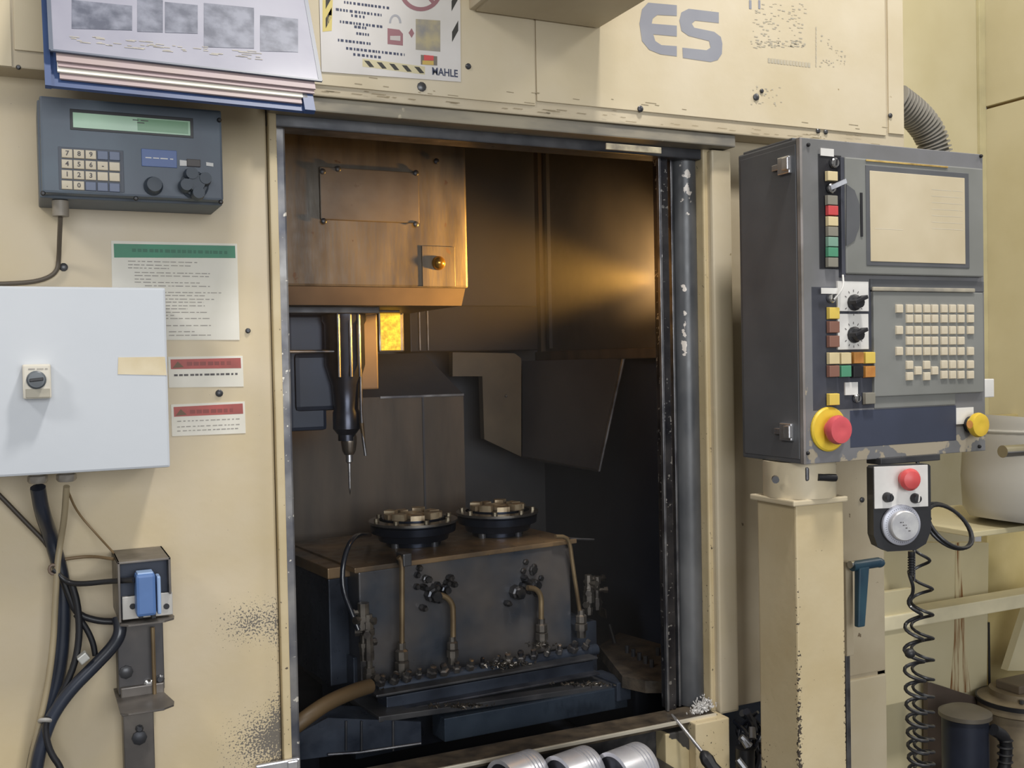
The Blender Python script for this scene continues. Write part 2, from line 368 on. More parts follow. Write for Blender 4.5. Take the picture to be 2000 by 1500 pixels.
# ------------------------------------------------------------------ chamber inside the machine
XR = 1.60; YB = 3.15; XL = .30
zj = U(1150, 690, YB-.3).z
MB().box((XL-.03, YB, .2), (XR+.03, YB+.03, 2.7)).build('chamber_back', CHAMBER, mc)
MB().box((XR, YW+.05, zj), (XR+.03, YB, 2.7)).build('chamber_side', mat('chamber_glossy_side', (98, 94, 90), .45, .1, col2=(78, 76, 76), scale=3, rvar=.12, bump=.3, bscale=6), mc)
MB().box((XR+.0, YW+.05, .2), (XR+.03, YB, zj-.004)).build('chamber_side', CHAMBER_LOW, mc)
MB().box((XL-.03, YW+.05, .2), (XL, YB, 2.7)).build('chamber_side', CHAMBER, mc)
MB().box((XL, YW+.1, 2.45), (XR, YB, 2.48)).build('chamber_roof', CHAMBER, mc)
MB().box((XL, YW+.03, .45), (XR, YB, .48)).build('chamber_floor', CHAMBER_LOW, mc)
# corner strips and ledge
MB().box((XR-.02, YB-.03, zj), (XR, YB, 2.6)).build('corner_strip', CHAMBER_TAN, mc)
MB().box((XR-.012, YB-.075, zj+.02), (XR, YB-.055, 2.3)).build('corner_strip', CHAMBER, mc)
MB().box((XR-.03, YW+.1, zj-.02), (XR+.001, YB, zj+.01), .004).build('ledge', CHAMBER_TAN, mc)
# lower sloping guard with its seam bar
def sheet(pts, th, name, m, parent=None):
    P = [Vector(p_) for p_ in pts]; n = (P[1]-P[0]).cross(P[2]-P[0]).normalized(); 
    if n.dot(CAM-P[0]) > 0: n = -n
    return MB().prism(P, n*th).build(name, m, parent or mc)
g = [U(1020, 705, 3.05), U(1218, 700, X=XR-.02), U(1170, 920, X=XR-.08), U(1020, 893, 3.0)]
n_ = (g[1]-g[0]).cross(g[3]-g[0]).normalized(); g[2] = UN(1170, 920, g[0], n_)
sheet(g, .006, 'sloping_guard', mat('guard_sheet', (88, 88, 92), .45, .2, col2=(72, 72, 78), scale=4, rvar=.1), mc)
MB().tube([g[1], g[2]], .006, 8).build('seam_bar', STEEL, mc)
MB().tube([g[2], g[3]], .004, 8).build('seam_bar', DARKSTEEL, mc)
# tan bracket
Yb_ = 2.98
bp = [(884, 688), (1005, 690), (1018, 700), (1018, 892), (946, 858), (942, 735), (884, 735)]
sheet([U(x, y, Yb_) for x, y in bp], .03, 'tan_bracket', mat('bracket_sheet', (112, 102, 86), .5, .15, col2=(88, 80, 70), scale=5), mc)
screw_at(988, 773, .005, Yb_-.001, 'bolt', STEEL)
# shutter box behind the head
fbox(800, 596, 1052, 684, 3.0, .12, .004).build('shutter_box', mat('shutter_dark', (44, 44, 50), .5, .3), mc)
for x in (818, 834): fbox(x, 602, x+4, 684, 2.99, .01).build('shutter_rib', STEEL, mc)

# ------------------------------------------------------------------ column cover under the head
cc = thing('chip_guard_cover', 'tall brown-grey sheet metal cover with sloped top behind the tool', 'cover', (.75, 2.9, .48))
YC = 2.86
x0, x1, z0, z1 = fr(560, 770, 912, 1150, YC)
A = U(905, 770, YC); B_ = U(828, 690, Y=3.02); 
zt = A.z; zs = B_.z
xk = B_.x
MB().prism([(.45, YC, .48), (A.x, YC, .48), (A.x, YC, zt), (.45, YC, zt)], (0, .02, 0)).build('front_plate', CHAMBER_TAN, cc)
MB().hexa([(.45, YC, zt), (A.x, YC, zt), (A.x, YC+.02, zt), (.45, YC+.02, zt), (.45, 3.02, zs), (xk, 3.02, zs), (xk, 3.04, zs), (.45, 3.04, zs)]).build('sloped_top', CHAMBER, cc)
MB().box((A.x-.012, YC+.02, .48), (A.x, YB-.002, zt)).build('side_plate', CHAMBER, cc)
a = U(742, 770, YC-.001); MB().box((a.x, YC-.005, zt-.004), (A.x, YC, zt+.002)).build('fold_edge', STEEL, cc)
a = U(822, 700, YC); MB().box((a.x, YC-.003, .9), (a.x+.006, YC, zt)).build('seam', CHAMBER, cc)

# ------------------------------------------------------------------ spindle head
sh = thing('spindle_head', 'stained boxy spindle head cover glowing orange at its lower right corner', 'machine head', (.75, 2.35, 1.7))
YS = 2.35
h = U(915, 563, YS); hl = .36
MB().box((hl, YS, h.z), (h.x, YS+.42, 2.42), .006).build('cover', HEADM, sh)
x0, x1, z0, z1 = fr(600, 563, 903, 597, YS+.015)
MB().hexa([(hl, YS+.02, z0), (x1, YS+.02, z0), (x1, YS+.4, z0), (hl, YS+.4, z0), (hl, YS+.006, h.z), (h.x-.006, YS+.006, h.z), (h.x-.006, YS+.41, h.z), (hl, YS+.41, h.z)]).build('lower_skirt', mat('skirt_sheet', (110, 96, 82), .5, .2, col2=(84, 74, 66)), sh)
fbox(624, 325, 820, 436, YS-.008, .01, .002).build('access_plate', mat('access_plate_paint', (108, 98, 84), .45, .05, col2=(84, 74, 62), scale=8, bump=.6, bscale=18, chips=((84, 72, 60), .7, 28)), sh)
for px, py in [(630, 335), (812, 338), (632, 432), (812, 438), (660, 330), (852, 315)]: screw_at(px, py, .007, YS-.008, 'screw', DARKSTEEL, sh)
fbox(824, 480, 890, 560, YS-.004, .006, .001).build('small_plate', HEADM, sh)
a = U(856, 514, YS-.004); MB().lathe([(.017, 0), (.017, .004), (.014, .012), (.006, .017), (0, .018)], a, (0, -1, 0), 20).build('dome_knob', mat('brass_knob', (170, 130, 60), .2, .8), sh)
fbox(560, 598, 742, 612, YS+.1, .1, .002).build('nose_plate', DARKSTEEL, sh)
# spindle nose, draw bar housing
ZN = z0
yq = YS+.17
a = U(672, 620, yq)
MB().lathe([(.055, 0), (.055, -.03), (.05, -.04), (.05, -.14), (.035, -.19), (.03, -.25), (.034, -.26), (.034, -.30), (.022, -.315), (.022, -.33)][::-1], (a.x, yq, ZN-.0), (0, 0, 1), 28).build('spindle_nose', mat('spindle_steel', (84, 86, 96), .28, .75, col2=(50, 54, 66), scale=10), sh)
for dx in (-.03, .0, .022): MB().cyl((a.x+dx, yq-.052, ZN-.005), (a.x+dx, yq-.052, ZN-.17), .004, n=8).build('guide_rod', STEEL, sh)
fbox(560, 612, 640, 840, yq+.03, .12, .01).build('motor_block', mat('blue_motor_paint', (44, 54, 74), .4, .2, col2=(30, 38, 54)), sh)
fbox(575, 690, 690, 800, yq+.02, .08, .012).build('motor_block', mat('blue_motor_paint', (44, 54, 74)), sh)
MB().tube([U(560, 687, yq-.03), U(690, 686, yq-.03), U(703, 692, yq-.03), U(704, 712, yq-.03), U(706, 832, yq-.03), U(714, 890, yq-.03)], .004, 10, 1).build('coolant_pipe', STEEL, sh)
MB().cyl(U(706, 826, yq-.03), U(712, 870, yq-.03), .006, .003).build('coolant_nozzle', BRASS, sh)
MB().tube([U(622, 606, yq-.06), U(780, 608, yq-.06)], .003, 8).build('air_line', STEEL, sh)
fbox(700, 612, 740, 760, yq+.06, .06, .004).build('bracket_plate', mat('skirt_sheet', (110, 96, 82)), sh)
# tool held in the spindle: own thing
t = thing('cutting_tool', 'slim pointed steel tool with holder hanging under the spindle', 'tool', (a.x+.006, yq, U(683, 965, yq).z))
tx = U(681, 850, yq).x; zA, zB, zC, zD = (U(681, y, yq).z for y in (800, 880, 905, 968))
MB().lathe([(.0, zB-.012), (.012, zB-.01), (.017, zB), (.02, zB+.02), (.02, zB+.035), (.0165, zB+.045), (.0165, zA-.002), (.024, zA), (.024, zA+.012), (0, zA+.012)], (tx, yq, 0), (0, 0, 1), 20).build('tool_holder', mat('holder_steel', (150, 140, 130), .25, .85), t)
MB().lathe([(0, zD), (.0035, zD+.02), (.004, zC), (.009, zC+.004), (.009, zB-.006), (0, zB-.006)], (tx, yq, 0), (0, 0, 1), 14).build('drill_bit', BRIGHT, t)
# lamp reflection built as a glowing panel under the head, and the lamp behind the door post that lights the chamber
l1 = thing('lamp_reflection', 'small square amber lamp reflection, built to glow, behind the spindle', 'lamp', U(762, 680, yq+.25))
x0, x1, z0, z1 = fr(742, 610, 782, 684, yq+.25)
MB().box((x0-.004, yq+.25, z0-.004), (x1+.012, yq+.31, z1+.004), .004).build('reflection_backing', STEEL, l1)
MB().box((x0, yq+.244, z0), (x1, yq+.252, z1), .002).build('reflection_pane', mat('amber_reflection_glow', (240, 200, 80), .25, emit=((255, 206, 60), .8), col2=(60, 44, 16), scale=90), l1)
LX, LY, LZ = 1.41, 2.16, U(1290, 545, X=1.41).z
l2 = thing('tube_lamp', 'amber work lamp hidden behind the right door post, lighting the chamber', 'lamp', (LX+.05, LY, LZ))
MB().cyl((LX+.05, LY, LZ-.09), (LX+.05, LY, LZ+.09), .02, n=16).build('lamp_tube', LAMPM, l2)
MB().box((LX+.066, LY-.02, LZ-.11), (LX+.08, LY+.02, LZ+.11), .003).build('lamp_back', DARKSTEEL, l2)
MB().box((LX+.07, LY-.02, LZ-.02), (XR, LY+.0, LZ+.02), .003).build('lamp_arm', DARKSTEEL, l2)
pl = bpy.data.lights.new('lamp_light', 'POINT'); pl.energy = .9; pl.color = (1, .52, .13); pl.shadow_soft_size = .03
plo = bpy.data.objects.new('lamp_light', pl); C.objects.link(plo); plo.location = (LX, LY, LZ); plo['kind'] = 'helper'

pl = bpy.data.lights.new('lamp_reflector', 'SPOT'); pl.energy = 120; pl.color = (1, .50, .09); pl.shadow_soft_size = .03; pl.spot_size = radians(60); pl.spot_blend = 1
plo = bpy.data.objects.new('lamp_reflector', pl); C.objects.link(plo); plo.location = (LX-.01, LY, LZ); plo['kind'] = 'helper'
plo.rotation_euler = (Vector((1.10, 2.36, LZ+.02))-Vector((LX, LY, LZ))).to_track_quat('-Z', 'Y').to_euler()

pl = bpy.data.lights.new('lamp_reflector', 'SPOT'); pl.energy = 46; pl.color = (1, .6, .24); pl.shadow_soft_size = .03; pl.spot_size = radians(58); pl.spot_blend = 1
plo = bpy.data.objects.new('lamp_reflector', pl); C.objects.link(plo); plo.location = (LX, LY+.01, LZ); plo['kind'] = 'helper'
plo.rotation_euler = (Vector((1.6, 2.44, U(1290, 510, X=1.6).z))-Vector((LX, LY, LZ))).to_track_quat('-Z', 'Y').to_euler()

mist = bpy.data.materials.new('oil_mist'); mist.use_nodes = True; nt = mist.node_tree; nt.nodes.clear()
vo = nt.nodes.new('ShaderNodeOutputMaterial'); vs_ = nt.nodes.new('ShaderNodeVolumeScatter'); vs_.inputs['Color'].default_value = (.95, .93, .9, 1); vs_.inputs['Density'].default_value = .09; vs_.inputs['Anisotropy'].default_value = .2
nt.links.new(vs_.outputs[0], vo.inputs['Volume'])
tag(MB().box((XL+.01, YW+.09, .5), (XR-.01, YB-.01, 2.44)).build('oil_mist', mist), 'thin grey oil mist hanging inside the machine chamber', 'mist', kind='stuff')

# ------------------------------------------------------------------ work fixture
FL = U(700, 1108, 2.30); ZT = FL.z
FRr = U(1113, 1053, Z=ZT)
ex = (FRr-FL); W = ex.length; ex.normalize(); ey = Vector((-ex.y, ex.x, 0)); nF = -ey
fx = thing('work_fixture', 'oily dark steel clamping fixture block with brass pipes in the chamber', 'fixture', (FL.x+.3, FL.y+.2, .55))
D = .40
TH = .012
Zb = .80
MB().obox(Vector((FL.x, FL.y, Zb))-ey*0, ex*W, ey*D, (0, 0, ZT-Zb-TH), .004).build('body', mat('fixture_body', (98, 93, 90), .36, .3, col2=(64, 70, 80), scale=6, rvar=.2, bump=.4, bscale=14), fx)
MB().obox(FL-ex*.012-ey*.006-Vector((0, 0, TH)), ex*(W+.03), ey*(D+.03), (0, 0, TH), .002).build('top_plate', TANTOP, fx)
lf = U(634, 1062, Z=ZT)
MB().obox(Vector((FL.x, FL.y, ZT-.03))-ex*.055+ey*.05, ex*.06, ey*(D-.06), (0, 0, .026), .003).build('side_shelf', TANTOP, fx)
MB().obox(Vector((FL.x, FL.y, Zb))-ex*.05+ey*.06, ex*.05, ey*(D-.08), (0, 0, ZT-Zb-.032), .003).build('side_block', OILBLUE, fx)
def FP(px, py, off=0.0): return UN(px, py, FL-ey*off, nF)     # point on a plane off metres in front of the block face
def ptube(pts, off, r, name, m, sm=2): return MB().tube([FP(x, y, off) for x, y in pts], r, 10, sm).build(name, m, fx)
def fitting(px, py, off, s=1., tall=1.):
    c = FP(px, py, off); h_ = .02*s*tall
    mb = MB()
    mb.lathe([(.0105*s, -h_*1.6), (.0105*s, -h_*.8), (.014*s, -h_*.8), (.014*s, -h_*.1), (.0095*s, 0), (.0125*s, h_*.1), (.0125*s, h_*.75), (.008*s, h_*.9), (.008*s, h_*1.4)], c, (0, 0, 1), 8)
    mb.smooth = False
    mb.build('pipe_fitting', mat('fitting_metal', (140, 134, 126), .3, .8, col2=(84, 80, 78), scale=20), fx)
ptube([(778, 1088), (785, 1096), (785, 1150), (785, 1275)], .03, .0065, 'pipe', BRASS, 1); fitting(785, 1290, .03, 1.25, 1.2)
MB().obox(FP(778, 1102, .0)-ex*.006, ex*.022, -ey*.04, (0, 0, .03), .003).build('pipe_clamp', DARKSTEEL, fx)
ptube([(850, 1160), (872, 1165), (884, 1180), (885, 1200), (885, 1262)], .03, .007, 'pipe', BRASS, 2); fitting(884, 1268, .03, 1.1)
ptube([(1030, 1148), (1048, 1150), (1057, 1165), (1057, 1190), (1057, 1230)], .03, .007, 'pipe', BRASS, 2); fitting(1058, 1234, .03, 1.2)
ptube([(1085, 1048), (1104, 1048), (1113, 1060), (1118, 1100), (1134, 1205)], .02, .0055, 'pipe', BRASS, 1); fitting(1135, 1216, .02, 1.2)
ptube([(1113, 1052), (1160, 1054)], .0, .003, 'pipe', STEEL, 0)
MB().tube([U(722, 1045, Z=ZT+.02), FP(690, 1062, .0)+Vector((0, 0, .02)), FP(670, 1092, .02), FP(668, 1150, .03), FP(688, 1200, .04), FP(700, 1230, .05)], .006, 10, 2).build('hose', mat('glossy_black_hose', (34, 38, 48), .22, 0, coat=.5), fx)
# valve clusters on the block face
def valve(px, py, off, r=.02, seed=0):
    rn = random.Random(seed); c = FP(px, py, 0); mb = MB()
    mb.lathe([(r, 0), (r, off*.6), (r*.7, off*.65), (r*.7, off), (0, off)], c, nF, 8)
    for i in range(5):
        d = ex*rn.uniform(-.03, .03)+Vector((0, 0, rn.uniform(-.03, .03)))
        mb.lathe([(.008, 0), (.008, off*.5), (.005, off*.7), (0, off*.7)], c+d, nF, 6)
    mb.smooth = False
    mb.build('valve', mat('valve_steel', (92, 90, 90), .25, .8, col2=(50, 54, 62), scale=30), fx)
valve(840, 1160, .04, .018, 1); valve(865, 1150, .03, .012, 5); valve(1005, 1155, .035, .018, 2); valve(1040, 1140, .03, .014, 3); valve(830, 1130, .02, .01, 8); valve(1040, 1112, .012, .012, 9)
def tower(px, py0, py1, off, seed, name='coupling_stack'):
    rn = random.Random(seed); a_ = FP(px, py1, off); b_ = FP(px, py0, off); H = b_.z-a_.z; mb = MB(); z = 0; pr = []
    while z < H:
        r = rn.uniform(.008, .017); d = rn.uniform(.008, .022); pr += [(r, z), (r, z+d)]; z += d
    mb.lathe(pr, a_, (0, 0, 1), 8); mb.smooth = False
    for i in range(6):
        zz = rn.uniform(0, H); an = rn.uniform(0, 6.28); d = Vector((cos(an), sin(an), 0))
        mb.lathe([(.006, 0), (.006, .02), (.009, .02), (.009, .03)], a_+Vector((0, 0, zz)), d, 6)
    mb.smooth = False
    mb.build(name, mat('fitting_metal', (140, 134, 126)), fx)
tower(712, 1180, 1290, .04, 3); tower(722, 1210, 1330, .05, 6); tower(1150, 1125, 1200, -.02, 4); tower(1166, 1130, 1190, -.05, 7)
# manifold with its row of fittings
MB().tube([FP(735, 1345, .05), FP(1165, 1268, .05)], .014, 12).build('manifold', OILBLUE, fx)
rn = random.Random(5)
for i in range(17):
    t_ = i/16; c = FP(742+400*t_, 1336-70*t_, .06); r = rn.uniform(.008, .014)
    mb = MB().lathe([(r, 0), (r, .012), (r*.6, .014), (r*.6, .026), (0, .027)], c, (rn.uniform(-.3, .3), -.5, 1), 6); mb.smooth = False
    mb.build('manifold_port', mat('port_metal', (150, 146, 142), .22, .85, col2=(70, 72, 80), scale=30), fx)
# lower rails and beams
def beam(x0, y0, x1, y1, hpx, off, dep, name, m, bev=.002):
    a_ = FP(x0, y0, off); b_ = FP(x1, y1, off); c_ = FP(x0, y0+hpx, off); zt_ = a_.z
    b_ = UN(x1, y1, a_, nF); L_ = (b_-a_).dot(ex); dz = b_.z-a_.z
    return MB().obox((a_.x, a_.y, c_.z), ex*L_+Vector((0, 0, dz)), ey*dep, (0, 0, zt_-c_.z), bev).build(name, m, fx)
beam(735, 1358, 1168, 1283, 5, .10, .08, 'rail', DARKSTEEL)
beam(755, 1362, 1160, 1290, 34, .085, .05, 'rail_web', OILBLUE)
beam(748, 1392, 1172, 1314, 5, .11, .1, 'rail', mat('shiny_rail', (110, 112, 122), .25, .8, col2=(70, 72, 80), scale=20))
beam(740, 1400, 1220, 1332, 12, .14, .16, 'base_plate', DARKSTEEL)
beam(868, 1404, 1225, 1340, 46, .15, .06, 'front_beam', mat('blue_grey_beam', (72, 84, 98), .3, .4, col2=(52, 62, 76), scale=5, rvar=.15))
beam(1205, 1335, 1232, 1330, 36, .16, .12, 'end_block', OILBLUE)
beam(690, 1285, 1165, 1212, 200, -.02, .2, 'lower_body', OILBLUE)
mb = MB(); rn = random.Random(21)
for (cx_, cy_, sx_, sy_, of_, n_) in [(990, 1300, 50, 8, .075, 150), (1140, 1338, 45, 5, .18, 110), (900, 1380, 60, 6, .17, 90), (760, 1352, 30, 6, .07, 60), (1060, 1262, 30, 8, .05, 60)]:
    for i in range(n_):
        c = FP(cx_+rn.gauss(0, sx_*.5), cy_-(rn.gauss(0, 1))*sy_*.4, of_); c = c - ey*0
        mb.obox(c, Vector((rn.uniform(-1, 1), rn.uniform(-1, 1), rn.uniform(-.3, .6))).normalized()*rn.uniform(.003, .008), (0, .003, .001), (.001, 0, .002))
tag(mb.build('wet_chips', mat('wet_chips', (120, 112, 102), .2, .8, col2=(70, 68, 66), scale=60), fx), 'wet metal chips lying along the rails', kind='stuff')
# the two round chucks
def chuck(px, py, wpx, lab, sg):
    cx = U(px, py, Z=ZT); k = wpx/2/2020*cx.length*1.0
    c = thing('rotary_chuck', lab, 'chuck', (cx.x, cx.y, ZT), 'round chucks on the fixture'); cc_ = Vector((cx.x, cx.y, ZT))
    for j in range(4):
        an = j*pi/2+.5; MB().cyl(cc_+Vector((cos(an)*k*.6, sin(an)*k*.6, 0)), cc_+Vector((cos(an)*k*.6, sin(an)*k*.6, .02)), .012, n=12).build('foot', DARKSTEEL, c)
    MB().lathe([(k*.62, 0.001), (k*.62, .012), (k*.78, .014), (k*.82, .03), (k*.95, .034), (k*.97, .052), (k*.9, .054), (k*.9, .058)], cc_, (0, 0, 1), 48).build('body', mat('chuck_steel', (46, 54, 70), .25, .7, col2=(30, 36, 50), scale=8), c)
    MB().lathe([(k*.8, .058), (k, .058), (k*1.0, .064), (k*.78, .066), (k*.78, .058)], cc_, (0, 0, 1), 48).build('rim', mat('rim_steel', (150, 146, 140), .25, .8, col2=(104, 100, 96), scale=12), c)
    MB().lathe([(k*.55, .058), (k*.7, .058), (k*.7, .07), (k*.55, .07)], cc_, (0, 0, 1), 40).build('inner_body', mat('chuck_steel', (46, 54, 70)), c)
    n = 9
    for j in range(n):
        a0 = 2*pi*j/n+.1; a1 = a0+2*pi/n*.68; pts = []
        for q_ in range(5): an = a0+(a1-a0)*q_/4; pts.append(cc_+Vector((cos(an)*k*.66, sin(an)*k*.66, .07)))
        for q_ in range(5): an = a1-(a1-a0)*q_/4; pts.append(cc_+Vector((cos(an)*k*.42, sin(an)*k*.42, .07)))
        MB().prism(pts, (0, 0, .012+.004*(j % 2))).build('clamp_segment', RINGTOP, c)
    MB().lathe([(k*.3, .058), (k*.3, .078), (k*.2, .082), (k*.12, .078), (k*.12, .06)], cc_, (0, 0, 1), 30).build('hub', RINGTOP, c)
    for j in range(8):
        an = j*pi/4+sg; MB().lathe([(.007, .064), (.007, .073), (0, .073)], cc_+Vector((cos(an)*k*.86, sin(an)*k*.86, 0)), (0, 0, 1), 8).build('bolt', mat('bolt_steel', (150, 140, 120), .3, .8), c)
chuck(808, 1062, 160, 'round chuck at the left front of the fixture top, beside the curved hose', 0)
chuck(972, 1043, 150, 'round chuck at the right of the fixture top, behind the other', .3)

# ------------------------------------------------------------------ left lower corner of the chamber
tk = thing('coolant_tank', 'dark blue oily sheet metal trough at the bottom left of the chamber', 'trough', (.7, 2.2, .5))
a = U(600, 1405, 2.16); b = U(822, 1408, 2.16); c_ = U(600, 1480, 2.16)
MB().prism([(a.x-.05, 2.16, c_.z), (b.x, 2.16, U(820, 1455, 2.16).z), (b.x, 2.16, U(820, 1410, 2.16).z), (U(640, 1402, 2.16).x, 2.16, U(640, 1402, 2.16).z), (a.x-.05, 2.16, U(600, 1440, 2.16).z)], (0, .1, 0)).build('body', OILBLUE, tk)
MB().tube([U(640, 1474, 2.155), U(700, 1470, 2.155), U(822, 1452, 2.155)], .003, 8).build('rim', STEEL, tk)
for x in (676, 706, 768): 
    MB().tube([U(x, 1408, 2.157), U(x, 1466, 2.157)], .0025, 6).build('fold', DARKSTEEL, tk)
tag(MB().tube([U(575, 1420, 2.10), U(600, 1400, 2.10), U(640, 1372, 2.13), (U(690, 1350, 2.17)), U(722, 1340, 2.2)], .0165, 14, 2).build('coolant_hose', TANHOSE), 'thick brown hose running from the left door edge to the fixture', 'hose')
pw = thing('way_cover', 'grey slotted way cover plates at the left foot of the fixture', 'cover', (.62, 2.5, .6))
zq = .74
def zplate(pts, z, th, name, m, par):
    return MB().prism([U(x, y, Z=z) for x, y in pts], (0, 0, -th)).build(name, m, par)
zplate([(592, 1300), (606, 1278), (690, 1340), (668, 1360)], zq, .012, 'cover_plate', mat('way_plate', (108, 108, 112), .35, .5, col2=(80, 80, 86), scale=8), pw)
zplate([(575, 1345), (590, 1306), (664, 1362), (650, 1385), (590, 1400)], zq-.03, .012, 'cover_plate', mat('way_plate', (108, 108, 112)), pw)
for x, y in [(622, 1298), (645, 1315), (668, 1332)]: MB().cyl(U(x, y, Z=zq), U(x, y, Z=zq)+Vector((0, 0, .012)), .01, n=10).build('bolt', DARKSTEEL, pw)
MB().box((XL+.02, 2.45, .5), (.62, 2.84, .70), .01).build('support', CHAMBER_LOW, pw)
# right lower corner
pr_ = thing('chip_heap_plate', 'brown oily chip-covered plate at the lower right of the chamber', 'plate', (1.45, 2.5, .5))
zplate([(1170, 1262), (1210, 1235), (1305, 1262), (1315, 1330), (1260, 1330), (1215, 1320)], .76, .03, 'plate', mat('chip_brown', (92, 82, 70), .6, .2, col2=(56, 52, 48), scale=20, bump=1, bscale=60), pr_)
MB().prism([U(1180, 1190, 2.75), U(1222, 1196, 2.75), U(1240, 1250, 2.75), U(1205, 1290, 2.75)], (0, .05, 0)).build('flap', mat('chip_brown', (92, 82, 70)), pr_)
MB().box((1.42, 2.3, .48), (1.59, 2.95, .72), .01).build('support', CHAMBER_LOW, pr_)
for i in range(7):
    c = U(1225+i*12, 1275+((i*37) % 30), Z=.76); MB().cyl(c, c+Vector((0, 0, .02)), .006, n=8).build('stud', DARKSTEEL, pr_)
MB().tube([U(1190, 1220, 2.5), U(1210, 1290, 2.45), U(1240, 1330, 2.4), U(1305, 1330, 2.35)], .006, 8, 2).build('cable', RUBBER, pr_)

# ------------------------------------------------------------------ sliding door, folded back at the right
sd = thing('sliding_door', 'narrow edge of the slid-back door with worn grey seal right of the doorway', 'door', (1.4, 2.05, .74))
zd0 = U(1370, 1372, YW+.03).z; zd1 = ZH-.03
def vstrip(pa, pb, Y, dep, name, m, bev=.002, par=None, z0=None, z1=None):
    xa, xb = U(pa, 850, Y).x, U(pb, 850, Y).x
    return MB().box((xa, Y, z0 if z0 is not None else zd0), (xb, Y+dep, z1 if z1 is not None else zd1), bev).build(name, m, par or sd)
vstrip(1300, 1384, YW+.055, .02, 'door_leaf', BLACK)
vstrip(1297, 1313, YW+.02, .03, 'edge_rail', mat('edge_rail_metal', (96, 94, 96), .3, .8, col2=(52, 52, 58), scale=12, chips=((180, 178, 176), .63, 90)), .003)
vstrip(1295, 1299, YW+.015, .01, 'edge_lip', STEEL, .001)
vstrip(1318, 1322, YW+.03, .02, 'edge_lip', STEEL, .001)
xa, xb = U(1330, 850, YW+.02).x, U(1374, 850, YW+.02).x
mb = MB(); n = 14; cx_ = (xa+xb)/2; rw = (xb-xa)/2
prof = [Vector((cx_-rw*cos(pi*i/n), YW+.045-.035*sin(pi*i/n), 0)) for i in range(n+1)]
zd0_ = .74
mb.prism([(p_.x, p_.y, zd0) for p_ in prof], (0, 0, zd1-zd0)); mb.smooth = True
mb.build('door_seal', mat('peeled_door_seal', (100, 101, 103), .36, .15, col2=(70, 72, 76), scale=5, rvar=.15, streak=2, chips=((206, 198, 190), .76, 50), spots=[(U(1338, 370, YW+.02).x-1.4, U(1338, 360, YW+.02).z-zd0_, .022, .12, .36), (U(1336, 640, YW+.02).x-1.4, U(1336, 640, YW+.02).z-zd0_, .010, .15, .36)]), sd)

# ------------------------------------------------------------------ sill and things on it
YSI = 1.95
sp = U(1398, 1395, YSI); zsi = sp.z
sl = thing('door_sill', 'bright worn steel sill along the bottom of the doorway', 'sill', (1.0, YSI, zsi))
MB().box((xl-.01, YSI, zsi-.012), (sp.x+.005, YW+.03, zsi), .002).build('sill_plate', mat('sill_metal', (112, 100, 84), .4, .4, col2=(66, 60, 54), scale=20, rvar=.2, bump=.5, bscale=60), sl)
MB().box((xl-.01, YSI-.004, zsi-.005), (sp.x, YSI+.002, zsi+.003), .001).build('sill_edge', mat('rubbed_edge', (226, 218, 200), .35, .4), sl)
MB().box((xl-.01, YW-.01, .3), (U(1300, 1450, YW).x, YW+.02, zsi-.012)).build('apron', mat('greasy_apron', (74, 72, 72), .5, .3, col2=(34, 34, 38), scale=14, bump=1, bscale=40), sl)
# chips swept into the corner
mb = MB(); rn = random.Random(9)
for i in range(260):
    c = U(1374+rn.gauss(0, 11), 1388+rn.gauss(0, 5), YW-.02+rn.uniform(-.02, .03)); c.z = zsi+abs(rn.gauss(0, .006))+.0005+.012*max(0, (c.x-1.385)*15)
    mb.obox(c, Vector((rn.uniform(-1, 1), rn.uniform(-1, 1), rn.uniform(0, 1))).normalized()*rn.uniform(.002, .006), (0, .003, .001), (.001, 0, .0025))
tag(mb.build('metal_chips', FOAM), 'small heap of bright metal chips in the sill corner', 'chips', kind='stuff')
# cream foot block under the sill
fb = thing('foot_block', 'scuffed cream block under the right end of the sill', 'block', (1.42, 1.92, 0))
YB1 = 1.925
x0 = U(1359, 1440, YB1).x; x1 = U(1425, 1440, YB1).x; zt_ = zsi-.003
MB().box((x0, YB1, .02), (x1, YW-.02, zt_), .003).build('body', CREAM_WORN, fb)
MB().box((U(1300, 1440, YW-.05).x, YW-.05, .02), (x0, YW-.008, zt_-.02), .003).build('rear_plate', mat('greased_cream', (196, 182, 146), .5, 0, col2=(170, 154, 116), scale=9, chips=((62, 60, 58), .70, 20), spots=[(x0-1.42-.02, zt_-.03, .06, .045, .6)]), fb)
